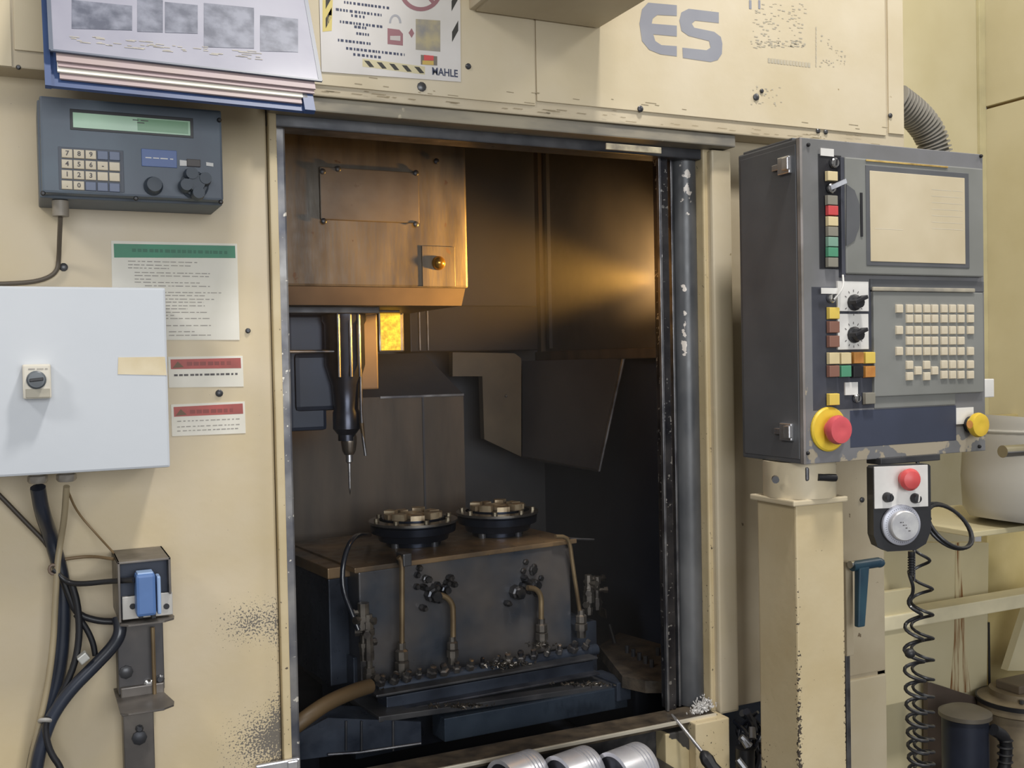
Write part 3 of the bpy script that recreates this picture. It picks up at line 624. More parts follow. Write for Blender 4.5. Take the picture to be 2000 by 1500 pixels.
# tray on which the pistons lie
ty = thing('parts_tray', 'dark greasy tray shelf below the sill', 'tray', (1.0, 1.8, .5))
ZP = U(1078, 1533, 1.83).z-.052
MB().box((.52, 1.70, ZP-.02), (1.27, YW-.015, ZP), .003).build('tray_plate', mat('greasy_tray', (52, 50, 50), .4, .3, col2=(120, 108, 88), scale=9, lo=.55, hi=.75), ty)
MB().box((.52, 1.692, ZP-.02), (1.27, 1.70, ZP+.012), .002).build('tray_lip', CREAM_WORN, ty)
def piston(px, py, lab, yy):
    # crown end points right (+x), open skirt end at the left
    r = .052; c = U(px, py, yy); c.z = ZP+r
    pt = thing('piston', lab, 'piston', (c.x, c.y, ZP), 'pistons in a row on the tray'); al = mat('piston_aluminium', (216, 216, 222), .32, .55, col2=(196, 196, 204), scale=20)
    L_ = .088
    MB().lathe([(r*.82, .03), (r*.84, .0), (r, .0), (r, L_*.52), (r*.985, L_*.525), (r*.985, L_*.545), (r, L_*.55), (r, L_*.62), (r*.95, L_*.622), (r*.95, L_*.65), (r, L_*.652), (r, L_*.72), (r*.95, L_*.722), (r*.95, L_*.75), (r, L_*.752),
                (r, L_*.82), (r*.95, L_*.822), (r*.95, L_*.85), (r, L_*.852), (r, L_*.97), (r*.97, L_), (0, L_)], c, (1, 0, 0), 40).build('skirt', al, pt)
    MB().lathe([(r*.80, .002), (r*.82, .002), (r*.82, .03), (r*.3, .034), (0, .034)], c, (1, 0, 0), 32).build('hollow', mat('piston_dark_inside', (70, 70, 76), .3, .6, col2=(40, 42, 50), scale=30), pt)
    for s_ in (-1, 1):
        MB().cyl(c+Vector((.018, s_*r*.35, 0)), c+Vector((.018, s_*r*.8, 0)), .014, n=16).build('pin_boss', mat('piston_boss', (120, 120, 126), .3, .7), pt)
    MB().obox(c+Vector((.004, -.004, -r*.78)), (.02, 0, 0), (0, .008, 0), (0, 0, r*1.56)).build('web', mat('piston_boss', (120, 120, 126)), pt)
    pt.rotation_euler = (0, 0, radians(15))
piston(980, 1524, 'aluminium piston lying leftmost of the three below the sill', 1.87)
piston(1090, 1524, 'aluminium piston lying in the middle of the three below the sill', 1.835)
piston(1196, 1524, 'aluminium piston lying rightmost of the three, nearest the cream block', 1.80)
# screwdriver leaning on the sill
sv = thing('screwdriver', 'screwdriver with black handle leaning on the right end of the sill', 'screwdriver', U(1400, 1500, 1.80))
tip = U(1322, 1393, YSI-.002); tip.z = zsi+.004; hd = U(1371, 1468, 1.87); he = U(1412, 1530, 1.82)
MB().cyl(hd, tip, .0042, n=12).build('shaft', BRIGHT, sv)
MB().prism([tip+Vector((-.005, 0, 0)), tip+Vector((.005, 0, 0)), tip+(tip-hd).normalized()*.02+Vector((.002, 0, 0)), tip+(tip-hd).normalized()*.02-Vector((.002, 0, 0))], (0, .002, 0)).build('blade', STEEL, sv)
L_ = (he-hd).length
MB().lathe([(.006, 0), (.012, .006), (.0155, .02), (.0135, .035), (.0165, .05), (.0165, L_*.9), (.01, L_)], hd, he-hd, 8).build('handle', RUBBER, sv)

# ------------------------------------------------------------------ cables and machinery seen in the gap at right below the doorway
cb = thing('cable_bundle', 'tangle of oily black cables under the machine beside the post', 'cables', (1.5, 1.95, .5))
rn = random.Random(11)
for i in range(9):
    pts = [U(1435+rn.uniform(0, 60), 1400+k*30+rn.uniform(-12, 12), 1.9+rn.uniform(-.02, .08)) for k in range(5)]
    MB().tube(pts, rn.choice([.004, .006, .009]), 8, 2).build('cable', mat('oily_cable', (40, 44, 56), .25, 0, col2=(26, 28, 36), coat=.4), cb)
for i in range(6):
    c = U(1440+rn.uniform(0, 50), 1410+rn.uniform(0, 80), 1.88); MB().cyl(c, c+Vector((rn.uniform(-.01, .02), -.012, -.02)), .008, n=8).build('connector', STEEL, cb)
MB().cyl(U(1455, 1460, 1.9), U(1455, 1520, 1.9), .022, n=18).build('sleeve', RUBBER, cb)

# ------------------------------------------------------------------ control pendant
pd = thing('control_pendant', 'grey control pendant with screen and keys on the cream post', 'control panel', (1.69, 1.75, 1.33))
YP = 1.65
x0, z1 = U(1562, 268, YP).x, U(1562, 268, YP).z; x1, z0 = U(1925, 880, YP).x, U(1925, 880, YP).z
MB().box((x0, YP+.003, z0), (x1, YP+.2, z1), .004).build('case', PEND_DK, pd)
MB().box((x0, YP, z0), (x1, YP+.004, z1), .0015).build('face_plate', PEND, pd)
MB().box((x0-.001, YP-.001, z0), (x0+.005, YP+.01, z1), .001).build('worn_edge', mat('worn_enamel_edge', (150, 144, 142), .45, .2, col2=(118, 114, 110), scale=12), pd)
MB().box((x0+.006, YP+.03, z1), (x1-.01, YP+.19, z1+.006), .002).build('lid', PEND_DK, pd)
MB().box((x0-.002, YP+.012, z0+.01), (x0, YP+.19, z1-.012), .001).build('side_door', mat('pendant_side_charcoal', (82, 84, 88)), pd)
def fb2(px0, py0, px1, py1, off, th, name, m, bev=.0008, par=pd, Y=YP):
    """a slab whose front stands off metres before the plane y=Y"""
    return fbox(px0, py0, px1, py1, Y-off, th, bev).build(name, m, par)
# latches on the side door
for px, py in [(1530, 325), (1534, 843)]:
    c = U(px, py, X=x0-.002)
    mb = MB().box((c.x-.008, c.y-.026, c.z-.018), (c.x, c.y+.010, c.z+.018), .002); mb.box((c.x-.016, c.y-.03, c.z-.012), (c.x-.006, c.y-.012, c.z+.014), .002)
    mb.box((c.x-.006, c.y+.006, c.z-.006), (c.x, c.y+.03, c.z+.006), .001); mb.build('latch', BRIGHT, pd)
# bottom and right areas
fb2(1660, 802, 1868, 860, .0005, .003, 'lower_plate', NAVY)
fb2(1585, 560, 1712, 796, .0005, .003, 'button_field', mat('field_dark', (66, 68, 78), .5, 0, col2=(54, 56, 64), scale=12))
fb2(1598, 300, 1646, 526, .001, .004, 'button_field', BLACK)
# monitor unit
fb2(1650, 306, 1922, 541, .012, .014, 'monitor_bezel', PEND_BEZ, .003)
fb2(1691, 322, 1894, 524, .0135, .003, 'screen_recess', PEND_DK, .001)
x0s, x1s, z0s, z1s = fr(1699, 333, 1886, 516, YP-.0145)
s_ = MB().box((x0s, YP-.0145, z0s), (x1s, YP-.012, z1s), .001).build('screen', SCREEN, pd)
fb2(1692, 311, 1852, 328, .0145, .002, 'title_strip', mat('worn_gold_strip', (214, 184, 110), .4, .2, col2=(150, 120, 66), scale=30), .0004)
lines(s_, 'screen_line', [(x1s-.10, x1s-.008, z1s-.03-.014*i) for i in range(7)]+[(x0s+.012, x0s+.09, z1s-.12)], YP-.0147, mat('pale_screen_line', (214, 204, 182), .4), .0012, None, (.05, .09))
# door pull on the monitor bezel
mb = MB(); Yk = YP-.012
P = [U(x, y, Yk-.0) for x, y in [(1652, 360), (1668, 372), (1678, 400), (1678, 440), (1668, 470), (1652, 480)]]
mb.prism(P, (0, -.002, 0)); mb.build('door_pull', PEND_DK, pd)
fb2(1681, 376, 1686, 462, .0145, .003, 'pull_lip', BLACK, .0005)
fb2(1642, 306, 1652, 541, .010, .012, 'hinge_strip', mat('field_dark', (66, 68, 78)), .001)
# MDI keyboard
fb2(1706, 569, 1922, 766, .008, .01, 'keyboard_plate', PEND_BEZ, .002)
fb2(1700, 545, 1922, 570, .003, .005, 'keyboard_ledge', PEND_DK, .001)
fb2(1706, 560, 1905, 571, .012, .006, 'worn_ledge', mat('worn_ledge', (176, 168, 150), .5, .1, col2=(134, 130, 122), scale=14), .002)
fb2(1708, 770, 1866, 790, .002, .004, 'ledge', PEND_BEZ, .001)
kx = [1755, 1775, 1791.5, 1808.5, 1824, 1842.5, 1859, 1875.5, 1894]; ky = [603, 622.5, 645, 665.5, 686]
keys = []
for r_, y in enumerate(ky):
    for c_, x in enumerate(kx):
        if (r_, c_) in ((1, 0), (3, 0), (3, 8)): continue
        keys.append((x, y))
for c_ in (5, 6, 7, 8): keys += [(kx[c_], 712), (kx[c_], 732)]
keys += [(1775, 713), (1775, 735), (1808.5, 713), (1808.5, 735), (1791.5, 724), (1824, 724)]
kp = None
for i, (x, y) in enumerate(keys):
    wl = U(x, y, YP-.008)
    if kp is None: kp = MB().hexa([(-.0098, 0, -.0092), (.0098, 0, -.0092), (.0098, 0, .0092), (-.0098, 0, .0092), (-.0088, -.0045, -.0082), (.0088, -.0045, -.0082), (.0088, -.0045, .0082), (-.0088, -.0045, .0082)], .0006); 
    if i == 0:
        for v in kp.bm.verts: v.co += wl
        kp = kp.build('key', KEYM, pd, loc=wl)
    else: share(kp, 'key', pd, wl)
# square push buttons
bb = None
for x, y, m in [(1621, 345, CREAMB), (1621, 392, GREYB), (1622, 412, RED), (1622, 433, CREAMB), (1622, 453, GREYB), (1622, 473, TEALB), (1622, 493, GREENB), (1622, 513, GREYB),
                (1624.5, 612, YELB), (1624.5, 639, BROWNB), (1624.5, 667, BROWNB), (1624.5, 700, CREAMB), (1647.5, 700, CREAMB), (1672, 699, AMBER), (1694.5, 699, YELB),
                (1624.5, 725, BROWNB), (1647.5, 725, GREENB), (1671, 726, BLACK), (1694.5, 726, AMBER), (1624.5, 780, YELB), (1694.5, 778, GREYB)]:
    wl = U(x, y, YP-.003); s2 = 1.0 if y > 540 else .95
    if bb is None:
        q_ = MB().hexa([(-.0145, 0, -.0125), (.0145, 0, -.0125), (.0145, 0, .0125), (-.0145, 0, .0125), (-.0135, -.009, -.0115), (.0135, -.009, -.0115), (.0135, -.009, .0115), (-.0135, -.009, .0115)], .001)
        for v in q_.bm.verts: v.co = Vector((v.co.x*.95, v.co.y, v.co.z*.82)) + wl
        bb = q_.build('push_button', m, pd, loc=wl)
    else:
        o = share(bb, 'push_button', pd, wl, m)
        if y > 540: o.scale = (1.03, 1, 1.22)
fb2(1603, 289, 1629, 306, .003, .003, 'label_plate', WHITE, .0004)
fb2(1651, 747, 1676, 771, .004, .004, 'label_plate', WHITE, .0004)
fb2(1604, 562, 1640, 574, .012, .001, 'key_tag', WHITE, .0002)
# dials
for (a0, b0, a1, b1, kx_, ky_) in [(1636, 549, 1697, 608, 1667, 591), (1636, 613, 1697, 682, 1667, 654)]:
    dpl = fb2(a0, b0, a1, b1, .005, .005, 'dial_plate', WHITE, .0006)
    c = U(kx_, ky_, YP-.005)
    kn = MB().lathe([(.017, 0), (.017, .006), (.013, .008), (.012, .02), (0, .021)], c, (0, -1, 0), 12).build('dial_knob', BLACK, pd)
    MB().obox(c+Vector((-.017, -.026, -.005)), (.034, 0, .012), (0, .02, 0), (-.002, 0, .008), .002).build('knob_grip', BLACK, kn)
    mb = MB()
    for k in range(11):
        an = radians(-60+k*30); e = Vector((sin(an), 0, cos(an))); q_ = c+e*.022+Vector((0, -.0006, 0)); w_ = Vector((cos(an), 0, -sin(an)))*.0008
        mb.quad(q_-w_, q_+w_, q_+w_+e*.005, q_-w_+e*.005)
    mb.build('dial_marks', INK, dpl)
def keysw(px, py, r, par=pd):
    c = U(px, py, YP-.003); o = MB().lathe([(r, 0), (r, .006), (r*.8, .008), (0, .008)], c, (0, -1, 0), 18).build('key_switch', CHROME, par)
    MB().obox(c+Vector((-.0012, -.0095, -r*.6)), (.0024, 0, .001), (0, .002, 0), (.002, 0, r*1.2)).build('slot', BLACK, o); return o
keysw(1628, 319, .0105); keysw(1672, 778, .009); k3 = keysw(1622, 368, .0105); keysw(1622, 582, .010)
c = U(1624, 372, YP-.012); MB().obox(c, (.03, -.015, .014), (0, .002, 0), (-.004, 0, .010), .001).build('key', STEEL, k3)
c = U(1628, 585, YP-.012); MB().tube([c+Vector((0, -.002, 0)), c+Vector((.008, -.012, .014)), c+Vector((.016, -.012, .03)), c+Vector((.02, -.006, .05))], .002, 8, 1).build('key_string', WHITE, pd)
for px, py in [(1578, 283), (1915, 305), (1577, 885), (1912, 872)]: screw_at(px, py, .004, YP-.0005, 'screw', BLACK, pd)
# emergency stops
def estop(px, py, R, r, hgt, mt, par, Y, ringm=YEL, nm='emergency_stop'):
    c = U(px, py, Y)
    e = MB().lathe([(R, 0), (R, .004), (R*.93, .007), (R*.6, .008), (0, .008)], c, (0, -1, 0), 36).build(nm, ringm, par)
    MB().lathe([(r*.6, .006), (r*.6, hgt*.5), (r*.95, hgt*.55), (r, hgt*.72), (r*.9, hgt*.95), (r*.5, hgt), (r*.3, hgt-.001), (0, hgt-.001)], c, (0, -1, 0), 28).build('mushroom_head', mt, e)
    return e
estop(1617, 838, .046, .030, .042, mat('faded_red_knob', (216, 96, 100), .35, 0, col2=(200, 84, 92), scale=20), pd, YP-.001)
fb2(1868, 797, 1902, 827, .002, .003, 'label_plate', WHITE, .0005)
e2 = estop(1893, 829, .018, .0275, .034, YEL, pd, YP-.001, BLACK, 'reset_button'); e2['label'] = 'yellow mushroom button'
c = U(1893, 829, YP-.036); MB().cyl(c, c+Vector((0, -.002, 0)), .009, n=14).build('centre_cap', AMBER, e2)
# handwheel hanger bracket under the pendant
MB().box((U(1712, 880, YP).x, YP-.012, z0-.012), (U(1828, 880, YP).x, YP+.03, z0+.002), .002).build('hanger_bracket', DARKSTEEL, pd)

# ------------------------------------------------------------------ post
ps = thing('pendant_post', 'square cream floor post with chipped edges carrying the pendant', 'post', (1.5, 1.74, 0))
YQ = 1.68
xa, xb = U(1555, 1050, YQ).x, U(1648, 1050, YQ).x; zf = U(1560, 988, YQ).z
MB().box((xa, YQ, 0), (xb, YQ+.125, zf), .004).build('column', mat('post_cream', (206, 191, 158), .5, col2=(194, 176, 138), scale=4, bump=.2, chips=((70, 62, 54), .75, 190),
    spots=[(xa-1.5, .72, .016, .5, .34, YQ-1.74, .016), (xb-1.5, .8, .010, .4, .28, YQ-1.74, .02), (xa-1.5, .62, .04, .16, .22, YQ-1.74+.11, .05)]), ps)
MB().box((xa-.012, YQ-.008, zf), (xb+.006, YQ+.135, zf+.012), .003).build('flange', CREAM, ps)
cxp, cyp = (xa+xb)/2, YQ+.0625
MB().lathe([(.066, zf+.012), (.066, z0-.002)], (cxp, cyp, 0), (0, 0, 1), 4).bm.free()
nk = MB().cyl((cxp, cyp, zf+.012), (cxp, cyp, z0-.001), .076, n=40).build('neck', CREAM, ps)
for px, py, r in [(1514, 935, .0075), ]:
    c = U(px, py, 1.70); MB().lathe([(r, 0), (r, .022), (0, .022)], (c.x, c.y, c.z), Vector((-.6, -.8, 0)), 10).build('set_screw', DARKSTEEL, ps)
c = U(1590, 930, YQ-.006); MB().box(c+Vector((-.02, 0, -.01)), c+Vector((.014, .02, .02)), .004).build('clamp_lug', STEEL, ps)
MB().cyl(c+Vector((.005, -.004, -.002)), c+Vector((.05, -.008, -.006)), .008, n=12).build('clamp_bolt', BLACK, ps)
MB().box((xa-.08, YQ-.08, 0), (xb+.08, YQ+.2, .012), .004).build('foot_plate', CREAM_WORN, ps)
# grey strip and teal lever right of the post
lv = thing('clamping_lever', 'teal clamping lever mounted on the side of the machine beside the post', 'lever', U(1665, 1110, 1.9))
YLv = 1.86
fbox(1652, 1098, 1668, 1280, YLv+.02, .12, .002).build('mount_strip', CREAM_GREY, lv)
fbox(1652, 1280, 1664, 1560, YLv+.03, .03, .002).build('mount_rail', STEEL, lv)
MB().tube([U(1664, 1106, YLv), U(1716, 1098, YLv)], .012, 14).build('hub', TEAL, lv)
MB().ball(U(1717, 1099, YLv), .0135, (1.1, 1, .9)).build('hub_cap', TEAL, lv)
p1, p2 = U(1686, 1106, YLv-.004), U(1679, 1224, YLv-.02)
MB().hexa([p2+Vector((-.011, -.007, 0)), p2+Vector((.011, -.007, 0)), p2+Vector((.011, .007, 0)), p2+Vector((-.011, .007, 0)),
           p1+Vector((-.02, -.009, 0)), p1+Vector((.012, -.009, 0)), p1+Vector((.012, .009, 0)), p1+Vector((-.02, .009, 0))], .004).build('lever_arm', TEAL, lv)
MB().cyl(U(1660, 1103, YLv), U(1672, 1103, YLv), .009, n=14).build('washer', CHROME, lv)

# ------------------------------------------------------------------ handwheel box and its cords
YG = 1.60
hw = thing('handwheel_pendant', 'black handheld handwheel box with red stop button hanging below the control pendant', 'remote', (1.64, 1.62, 1.14))
x0, x1, z0h, z1h = fr(1721, 910, 1812, 1066, YG)
zc_ = z0h+.018
pts = [(x0, YG, z1h-.004), (x0+.004, YG, z1h), (x1-.004, YG, z1h), (x1, YG, z1h-.004), (x1, YG, z0h+.04), (x1-.012, YG, z0h+.012), (x1-.035, YG, z0h), (x0+.03, YG, z0h), (x0+.008, YG, z0h+.012), (x0, YG, z0h+.035)]
MB().prism(pts, (0, .026, 0)).build('case', RUBBER, hw)
x0p, x1p, z0p, z1p = fr(1724, 911, 1808, 984, YG-.003)
MB().box((x0p, YG-.003, z0p), (x1p, YG, z1p), .0008).build('face_plate', WHITE, hw)
c = U(1773, 932, YG-.003); MB().lathe([(.017, 0), (.017, .008), (.021, .01), (.023, .018), (.018, .026), (.008, .029), (0, .0295)], c, (0, -1, 0), 28).build('stop_button', RED, hw)
for px in (1744, 1787):
    c = U(px, 969, YG-.003); kn = MB().lathe([(.0105, 0), (.0105, .004), (.008, .014), (0, .0145)], c, (0, -1, 0), 16).build('selector_knob', BLACK, hw)
    MB().obox(c+Vector((-.0015, -.0165, -.007)), (.003, 0, .002), (0, .004, 0), (.002, 0, .014), .0005).build('pointer', WHITE if px > 1760 else BLACK, kn)
c = U(1763, 1021, YG)
wh = MB().lathe([(.040, 0), (.042, .002), (.042, .008), (.039, .010), (.029, .010)], c, (0, -1, 0), 48).build('dial_ring', mat('dial_aluminium', (186, 188, 198), .4, .3, col2=(168, 170, 182), scale=20), hw)
w2 = MB().lathe([(.031, .008), (.031, .020), (.029, .0225), (0, .0225)], c, (0, -1, 0), 40).build('wheel', mat('wheel_aluminium', (206, 206, 206), .35, .3, col2=(180, 180, 184), scale=30), hw)
mb = MB()
for k in range(50):
    an = 2*pi*k/50; e = Vector((sin(an), 0, cos(an))); q_ = c+e*.034+Vector((0, -.0104, 0)); w_ = Vector((cos(an), 0, -sin(an)))*.0004
    mb.quad(q_-w_, q_+w_, q_+w_+e*.003, q_-w_+e*.003)
tag(mb.build('dial_marks', INK, wh), kind='stuff')
lines(w2, 'wheel_marks', [(c.x-.012+.006*i, c.x-.004+.006*i, c.z+.008-.006*i) for i in range(4)], c.y-.0228, INK, .002, None, (.004, .006))
MB().lathe([(.007, 0), (.007, -.01), (.0055, -.012), (.0055, -.05)][::-1], U(1775, 1072, YG+.02), (0, 0, 1), 14).build('strain_relief', RUBBER, hw)
for k in range(7):
    zz = U(1775, 1085+k*5, YG+.02); MB().lathe([(.0075, 0), (.0075, .0025)], zz, (0, 0, 1), 12).build('relief_ring', RUBBER, hw)
hw.rotation_euler = (0, 0, radians(-16)); hw.location.x -= .016; hw.location.y -= .012
# coiled cord: helix hanging down, tighter towards the floor
def helix(pxs, r0, name, lab, ph=0, Y=YG+.02, thick=.0038):
    pts = []; yv = pxs[0][1]
    n_turn = 0; T_ = []
    # pitch shrinks with depth; loops drawn around a near-vertical centre line
    y = pxs[0][1]; ph_ = ph
    while y < pxs[-1][1]:
        for k in range(len(pxs)-1):
            if pxs[k][1] <= y <= pxs[k+1][1]: break
        f = (y-pxs[k][1])/(pxs[k+1][1]-pxs[k][1]); px = pxs[k][0]*(1-f)+pxs[k+1][0]*f; rad = (pxs[k][2]*(1-f)+pxs[k+1][2]*f); pitch = pxs[k][3]*(1-f)+pxs[k+1][3]*f
        c0 = U(px, y, Y); T_.append(c0+Vector((cos(ph_)*rad, sin(ph_)*rad, 0)))
        ph_ += 2*pi/14; y += pitch/14
    return tag(MB().tube(T_, thick, 7).build(name, RUBBER), lab, 'cord', 'coiled cords under the handwheel box')
helix([(1776, 1115, .001, 60), (1783, 1160, .003, 60), (1784, 1190, .016, 52), (1785, 1290, .02, 40), (1790, 1400, .02, 27), (1797, 1560, .02, 20)], 1, 'coiled_cord', 'black coiled cord hanging straight from the handwheel box grommet', ph=2.5)
helix([(1796, 1068, .018, 62), (1800, 1150, .022, 52), (1802, 1290, .022, 40), (1804, 1400, .02, 27), (1806, 1560, .02, 20)], 1, 'coiled_cord', 'black coiled cord starting at the right edge of the handwheel box', ph=2.8, Y=YG+.035, thick=.0034)
tag(MB().ball(U(1777, 1276, YG-.01), .011).build('cable_clip', BLACK), 'small black clip on the coiled cord', 'clip')
tag(MB().cyl(U(1786, 1068, YG+.01), U(1786, 1135, YG+.01), .002, n=8).build('hanging_wire', STEEL), 'thin bare steel wire between the two coiled cords', 'wire')
# loose loop of cable right of the box
lc = thing('cable_loop', 'looped black cable tied beside the handwheel box', 'cable', U(1855, 1066, YG+.03))
for dr, dy in ((0, 0), (.005, .008)):
    cL = U(1856, 1028, YG+.03); e = []
    for k in range(28):
        an = 2*pi*k/28; e.append(cL+Vector(((.058+dr)*cos(an), .03*sin(an)+dy, (.043+dr*.6)*sin(an)-.008*cos(an))))
    MB().tube(e, .004, 8, 0, True).build('loop', RUBBER, lc)
MB().tube([cL+Vector((-.06, .0, .02)), cL+Vector((-.075, .0, .05)), cL+Vector((-.07, .01, .1)), cL+Vector((-.078, .02, .155))], .004, 8, 2).build('lead', RUBBER, lc)

# ------------------------------------------------------------------ neighbouring machine on the right
nm = thing('neighbour_machine', 'pale yellow machine with rust-streaked panels behind the pendant', 'machine', (3.0, 3.0, 0))
ce = U(1920, 200, 3.0); XN = ce.x
MB().box((2.05, 3.0, 1.2), (XN, 3.03, 3.6)).build('upper_panel', YELLOW, nm)
MB().box((U(1912, 200, 2.99).x, 2.985, 1.2), (XN, 3.0, 3.6), .002).build('corner_strip', mat('pale_strip', (206, 196, 156), .5), nm)
s1 = U(1925, 211, X=XN)
MB().box((XN, 1.2, 1.2), (XN+.03, 3.0, s1.z-.006), .002).build('side_panel', YELLOW, nm)
MB().box((XN, 1.2, s1.z+.006), (XN+.03, 3.0, 3.6), .002).build('side_panel', YELLOW, nm)
MB().box((XN+.02, 1.2, s1.z-.02), (XN+.04, 3.0, s1.z+.02)).build('seam_backing', mat('seam_brown', (130, 104, 60), .6), nm)
# lower body
Yn = 2.75
zA = U(1800, 1060, Yn).z; 
MB().prism([U(x, y, Yn) for x, y in [(1640, 1060), (1931, 1060), (1927, 1368), (1816, 1332), (1816, 1540), (1640, 1540)]], (0, .03, 0)).build('lower_panel', YELLOW, nm)
MB().prism([U(x, y, Yn-.001) for x, y in [(1929, 1215), (1932, 1215), (1934, 1360), (1930, 1360)]], (0, -.003, 0)).build('panel_seam', BLACK, nm)
a = U(1870, 1060, Yn-.002); b = U(1880, 1350, Yn-.002)
MB().prism([(a.x-.008, Yn-.002, a.z), (a.x+.010, Yn-.002, a.z), (a.x+.04, Yn-.002, b.z+.15), (a.x+.06, Yn-.002, b.z-.01), (a.x-.045, Yn-.002, b.z), (a.x-.02, Yn-.002, b.z+.2)], (0, .0015, 0)).build('rust_streak', RUST, nm)
MB().box((U(1931, 1300, Yn+.1).x, Yn+.1, .2), (3.9, Yn+.13, 1.3), .003).build('recessed_panel', mat('dull_yellow', (196, 180, 130), .5, 0, col2=(180, 164, 112)), nm)
sheet([U(1968, 1310, Yn-.05), U(2010, 1180, Yn-.05), U(2080, 1160, Yn-.05), U(2080, 1310, Yn-.05)], .03, 'slanted_panel', YELLOW, nm)
# beam across
a = U(1725, 1198, 2.62); b = U(2040, 1146, 2.62); c = U(1725, 1228, 2.62)
MB().obox((a.x-.1, 2.62, c.z-.012), (b.x-a.x+.4, 0, b.z-a.z), (0, .08, 0), (0, 0, .05), .004).build('cross_beam', mat('beam_cream', (244, 234, 200), .45), nm)
MB().box((2.05, Yn-.12, .35), (U(1735, 1300, Yn-.12).x+.12, Yn-.1, .74), .003).build('lower_flap', YELLOW, nm)
# dark underside
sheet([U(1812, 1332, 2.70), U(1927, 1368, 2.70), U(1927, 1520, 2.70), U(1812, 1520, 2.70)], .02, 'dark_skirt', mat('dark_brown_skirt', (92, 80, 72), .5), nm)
# drum and duct right
dr = thing('plastic_drum', 'grey translucent plastic drum cover right of the handwheel box', 'drum', U(1930, 1058, 2.3))
cD = U(1990, 930, 2.35)
MB().lathe([(.0, -.13), (.15, -.13), (.175, -.10), (.19, .0), (.195, .16), (.2, .175), (.2, .20)], (cD.x+.02, 2.35, cD.z-.02), (.15, 0, 1), 40).build('shell', BUCKETM, dr)
MB().tube([(cD.x+.02+.2*cos(2*pi*k/36)+.03, 2.35+.2*sin(2*pi*k/36), cD.z+.155) for k in range(36)], .006, 8, 0, True).build('rim', mat('rim_grey', (190, 186, 176), .5), dr)
MB().cyl(U(1958, 882, 2.1), U(2050, 876, 2.1), .018, n=18).build('pipe_clamp', CHROME, dr)
dk = thing('drum_shelf', 'pale ledge under the plastic drum', 'shelf', U(1900, 1060, 2.4))
MB().box((U(1850, 1060, 2.4).x, 2.3, cD.z-.17), (3.1, 2.74, cD.z-.152), .003).build('ledge', YELLOW, dk)
# corrugated hose
ch = thing('corrugated_hose', 'grey corrugated hose curving out behind the cream header', 'hose', U(1790, 290, 2.5))
cH = U(1760, 300, 2.45); pth = []
mbp = [U(1750, 195, 2.45), U(1790, 225, 2.45), U(1818, 262, 2.45), U(1832, 310, 2.45), U(1836, 360, 2.45)]
pth = [Vector(p_) for p_ in mbp]
for _ in range(2):
    Q = [pth[0]]
    for a_, b_ in zip(pth, pth[1:]): Q += [a_*.75+b_*.25, a_*.25+b_*.75]
    pth = Q+[pth[-1]]
MB().tube(pth, .040, 18).build('inner_tube', mat('hose_dark', (86, 84, 78), .6), ch)
acc = 0; ln = 0
for a_, b_ in zip(pth, pth[1:]):
    d = (b_-a_); L0 = d.length; pos = -acc
    while pos < L0:
        if pos >= 0:
            MB().lathe([(.041, -.0035), (.050, -.002), (.050, .002), (.041, .0035)], a_+d.normalized()*pos, d, 24).build('hose_ring', HOSE, ch)
        pos += .0135
    acc = (acc+L0) % .0135
# motor at the lower right
mt = thing('electric_motor', 'dark blue-black motor unit at the bottom right under the yellow panel', 'motor', U(1890, 1500, 2.45))
c0 = U(1885, 1400, 2.5); c1 = U(1885, 1540, 2.5)
MB().cyl((c0.x, 2.5, c1.z), (c0.x, 2.5, c0.z), .075, n=32).build('body', mat('motor_navy', (44, 50, 66), .4, .2, col2=(32, 36, 48)), mt)
MB().lathe([(.078, 0), (.085, .004), (.085, .018), (.06, .03), (0, .03)], (c0.x, 2.5, c0.z), (0, 0, 1), 32).build('cap', mat('motor_cap', (120, 114, 104), .4, .5), mt)
MB().tube([U(1940, 1425, 2.42), U(1965, 1440, 2.42), U(1965, 1480, 2.42), U(1955, 1530, 2.42)], .02, 12, 2).build('conduit', RUBBER, mt)
for k in range(6):
    MB().lathe([(.021, -.004), (.026, 0), (.021, .004)], U(1963, 1445+k*14, 2.42), (0, 0, 1), 14).build('conduit_ring', RUBBER, mt)
gb = thing('pump_housing', 'round brown-grey pump housing at the right edge beside the motor', 'pump', U(1970, 1400, 2.6))
c0 = U(1990, 1345, 2.6)
MB().lathe([(.12, -.6), (.12, -.08), (.14, -.07), (.14, -.03), (.10, -.02), (.10, .0), (0, 0)], c0, (0, 0, 1), 36).build('housing', mat('pump_paint', (150, 136, 112), .5, .1, col2=(110, 98, 82), scale=9), gb)
MB().lathe([(.141, -.045), (.146, -.045), (.146, -.03), (.141, -.03)], c0, (0, 0, 1), 36).build('band', BLACK, gb)
MB().box(c0+Vector((-.06, -.05, 0)), c0+Vector((.12, .05, .03)), .005).build('terminal_box', mat('pump_dark', (110, 98, 84), .5), gb)
for k in range(4): MB().lathe([(.008, 0), (.008, .012), (0, .012)], c0+Vector((-.08+.04*k, -.09+.01*abs(k-1.5), -.02)), (0, 0, 1), 8).build('bolt', DARKSTEEL, gb)
bx = thing('small_label', 'small white tag sticking out at the right edge of the control pendant', 'tag', U(1934, 757, 1.75))
MB().box((1.962, 1.67, U(1934, 776, 1.67).z), (U(1942, 757, 1.67).x, 1.685, U(1934, 740, 1.67).z), .002).build('plate', WHITE, bx)
MB().box((1.9605, 1.672, U(1934, 763, 1.67).z), (1.966, 1.683, U(1934, 750, 1.67).z)).build('stem', WHITE, bx)

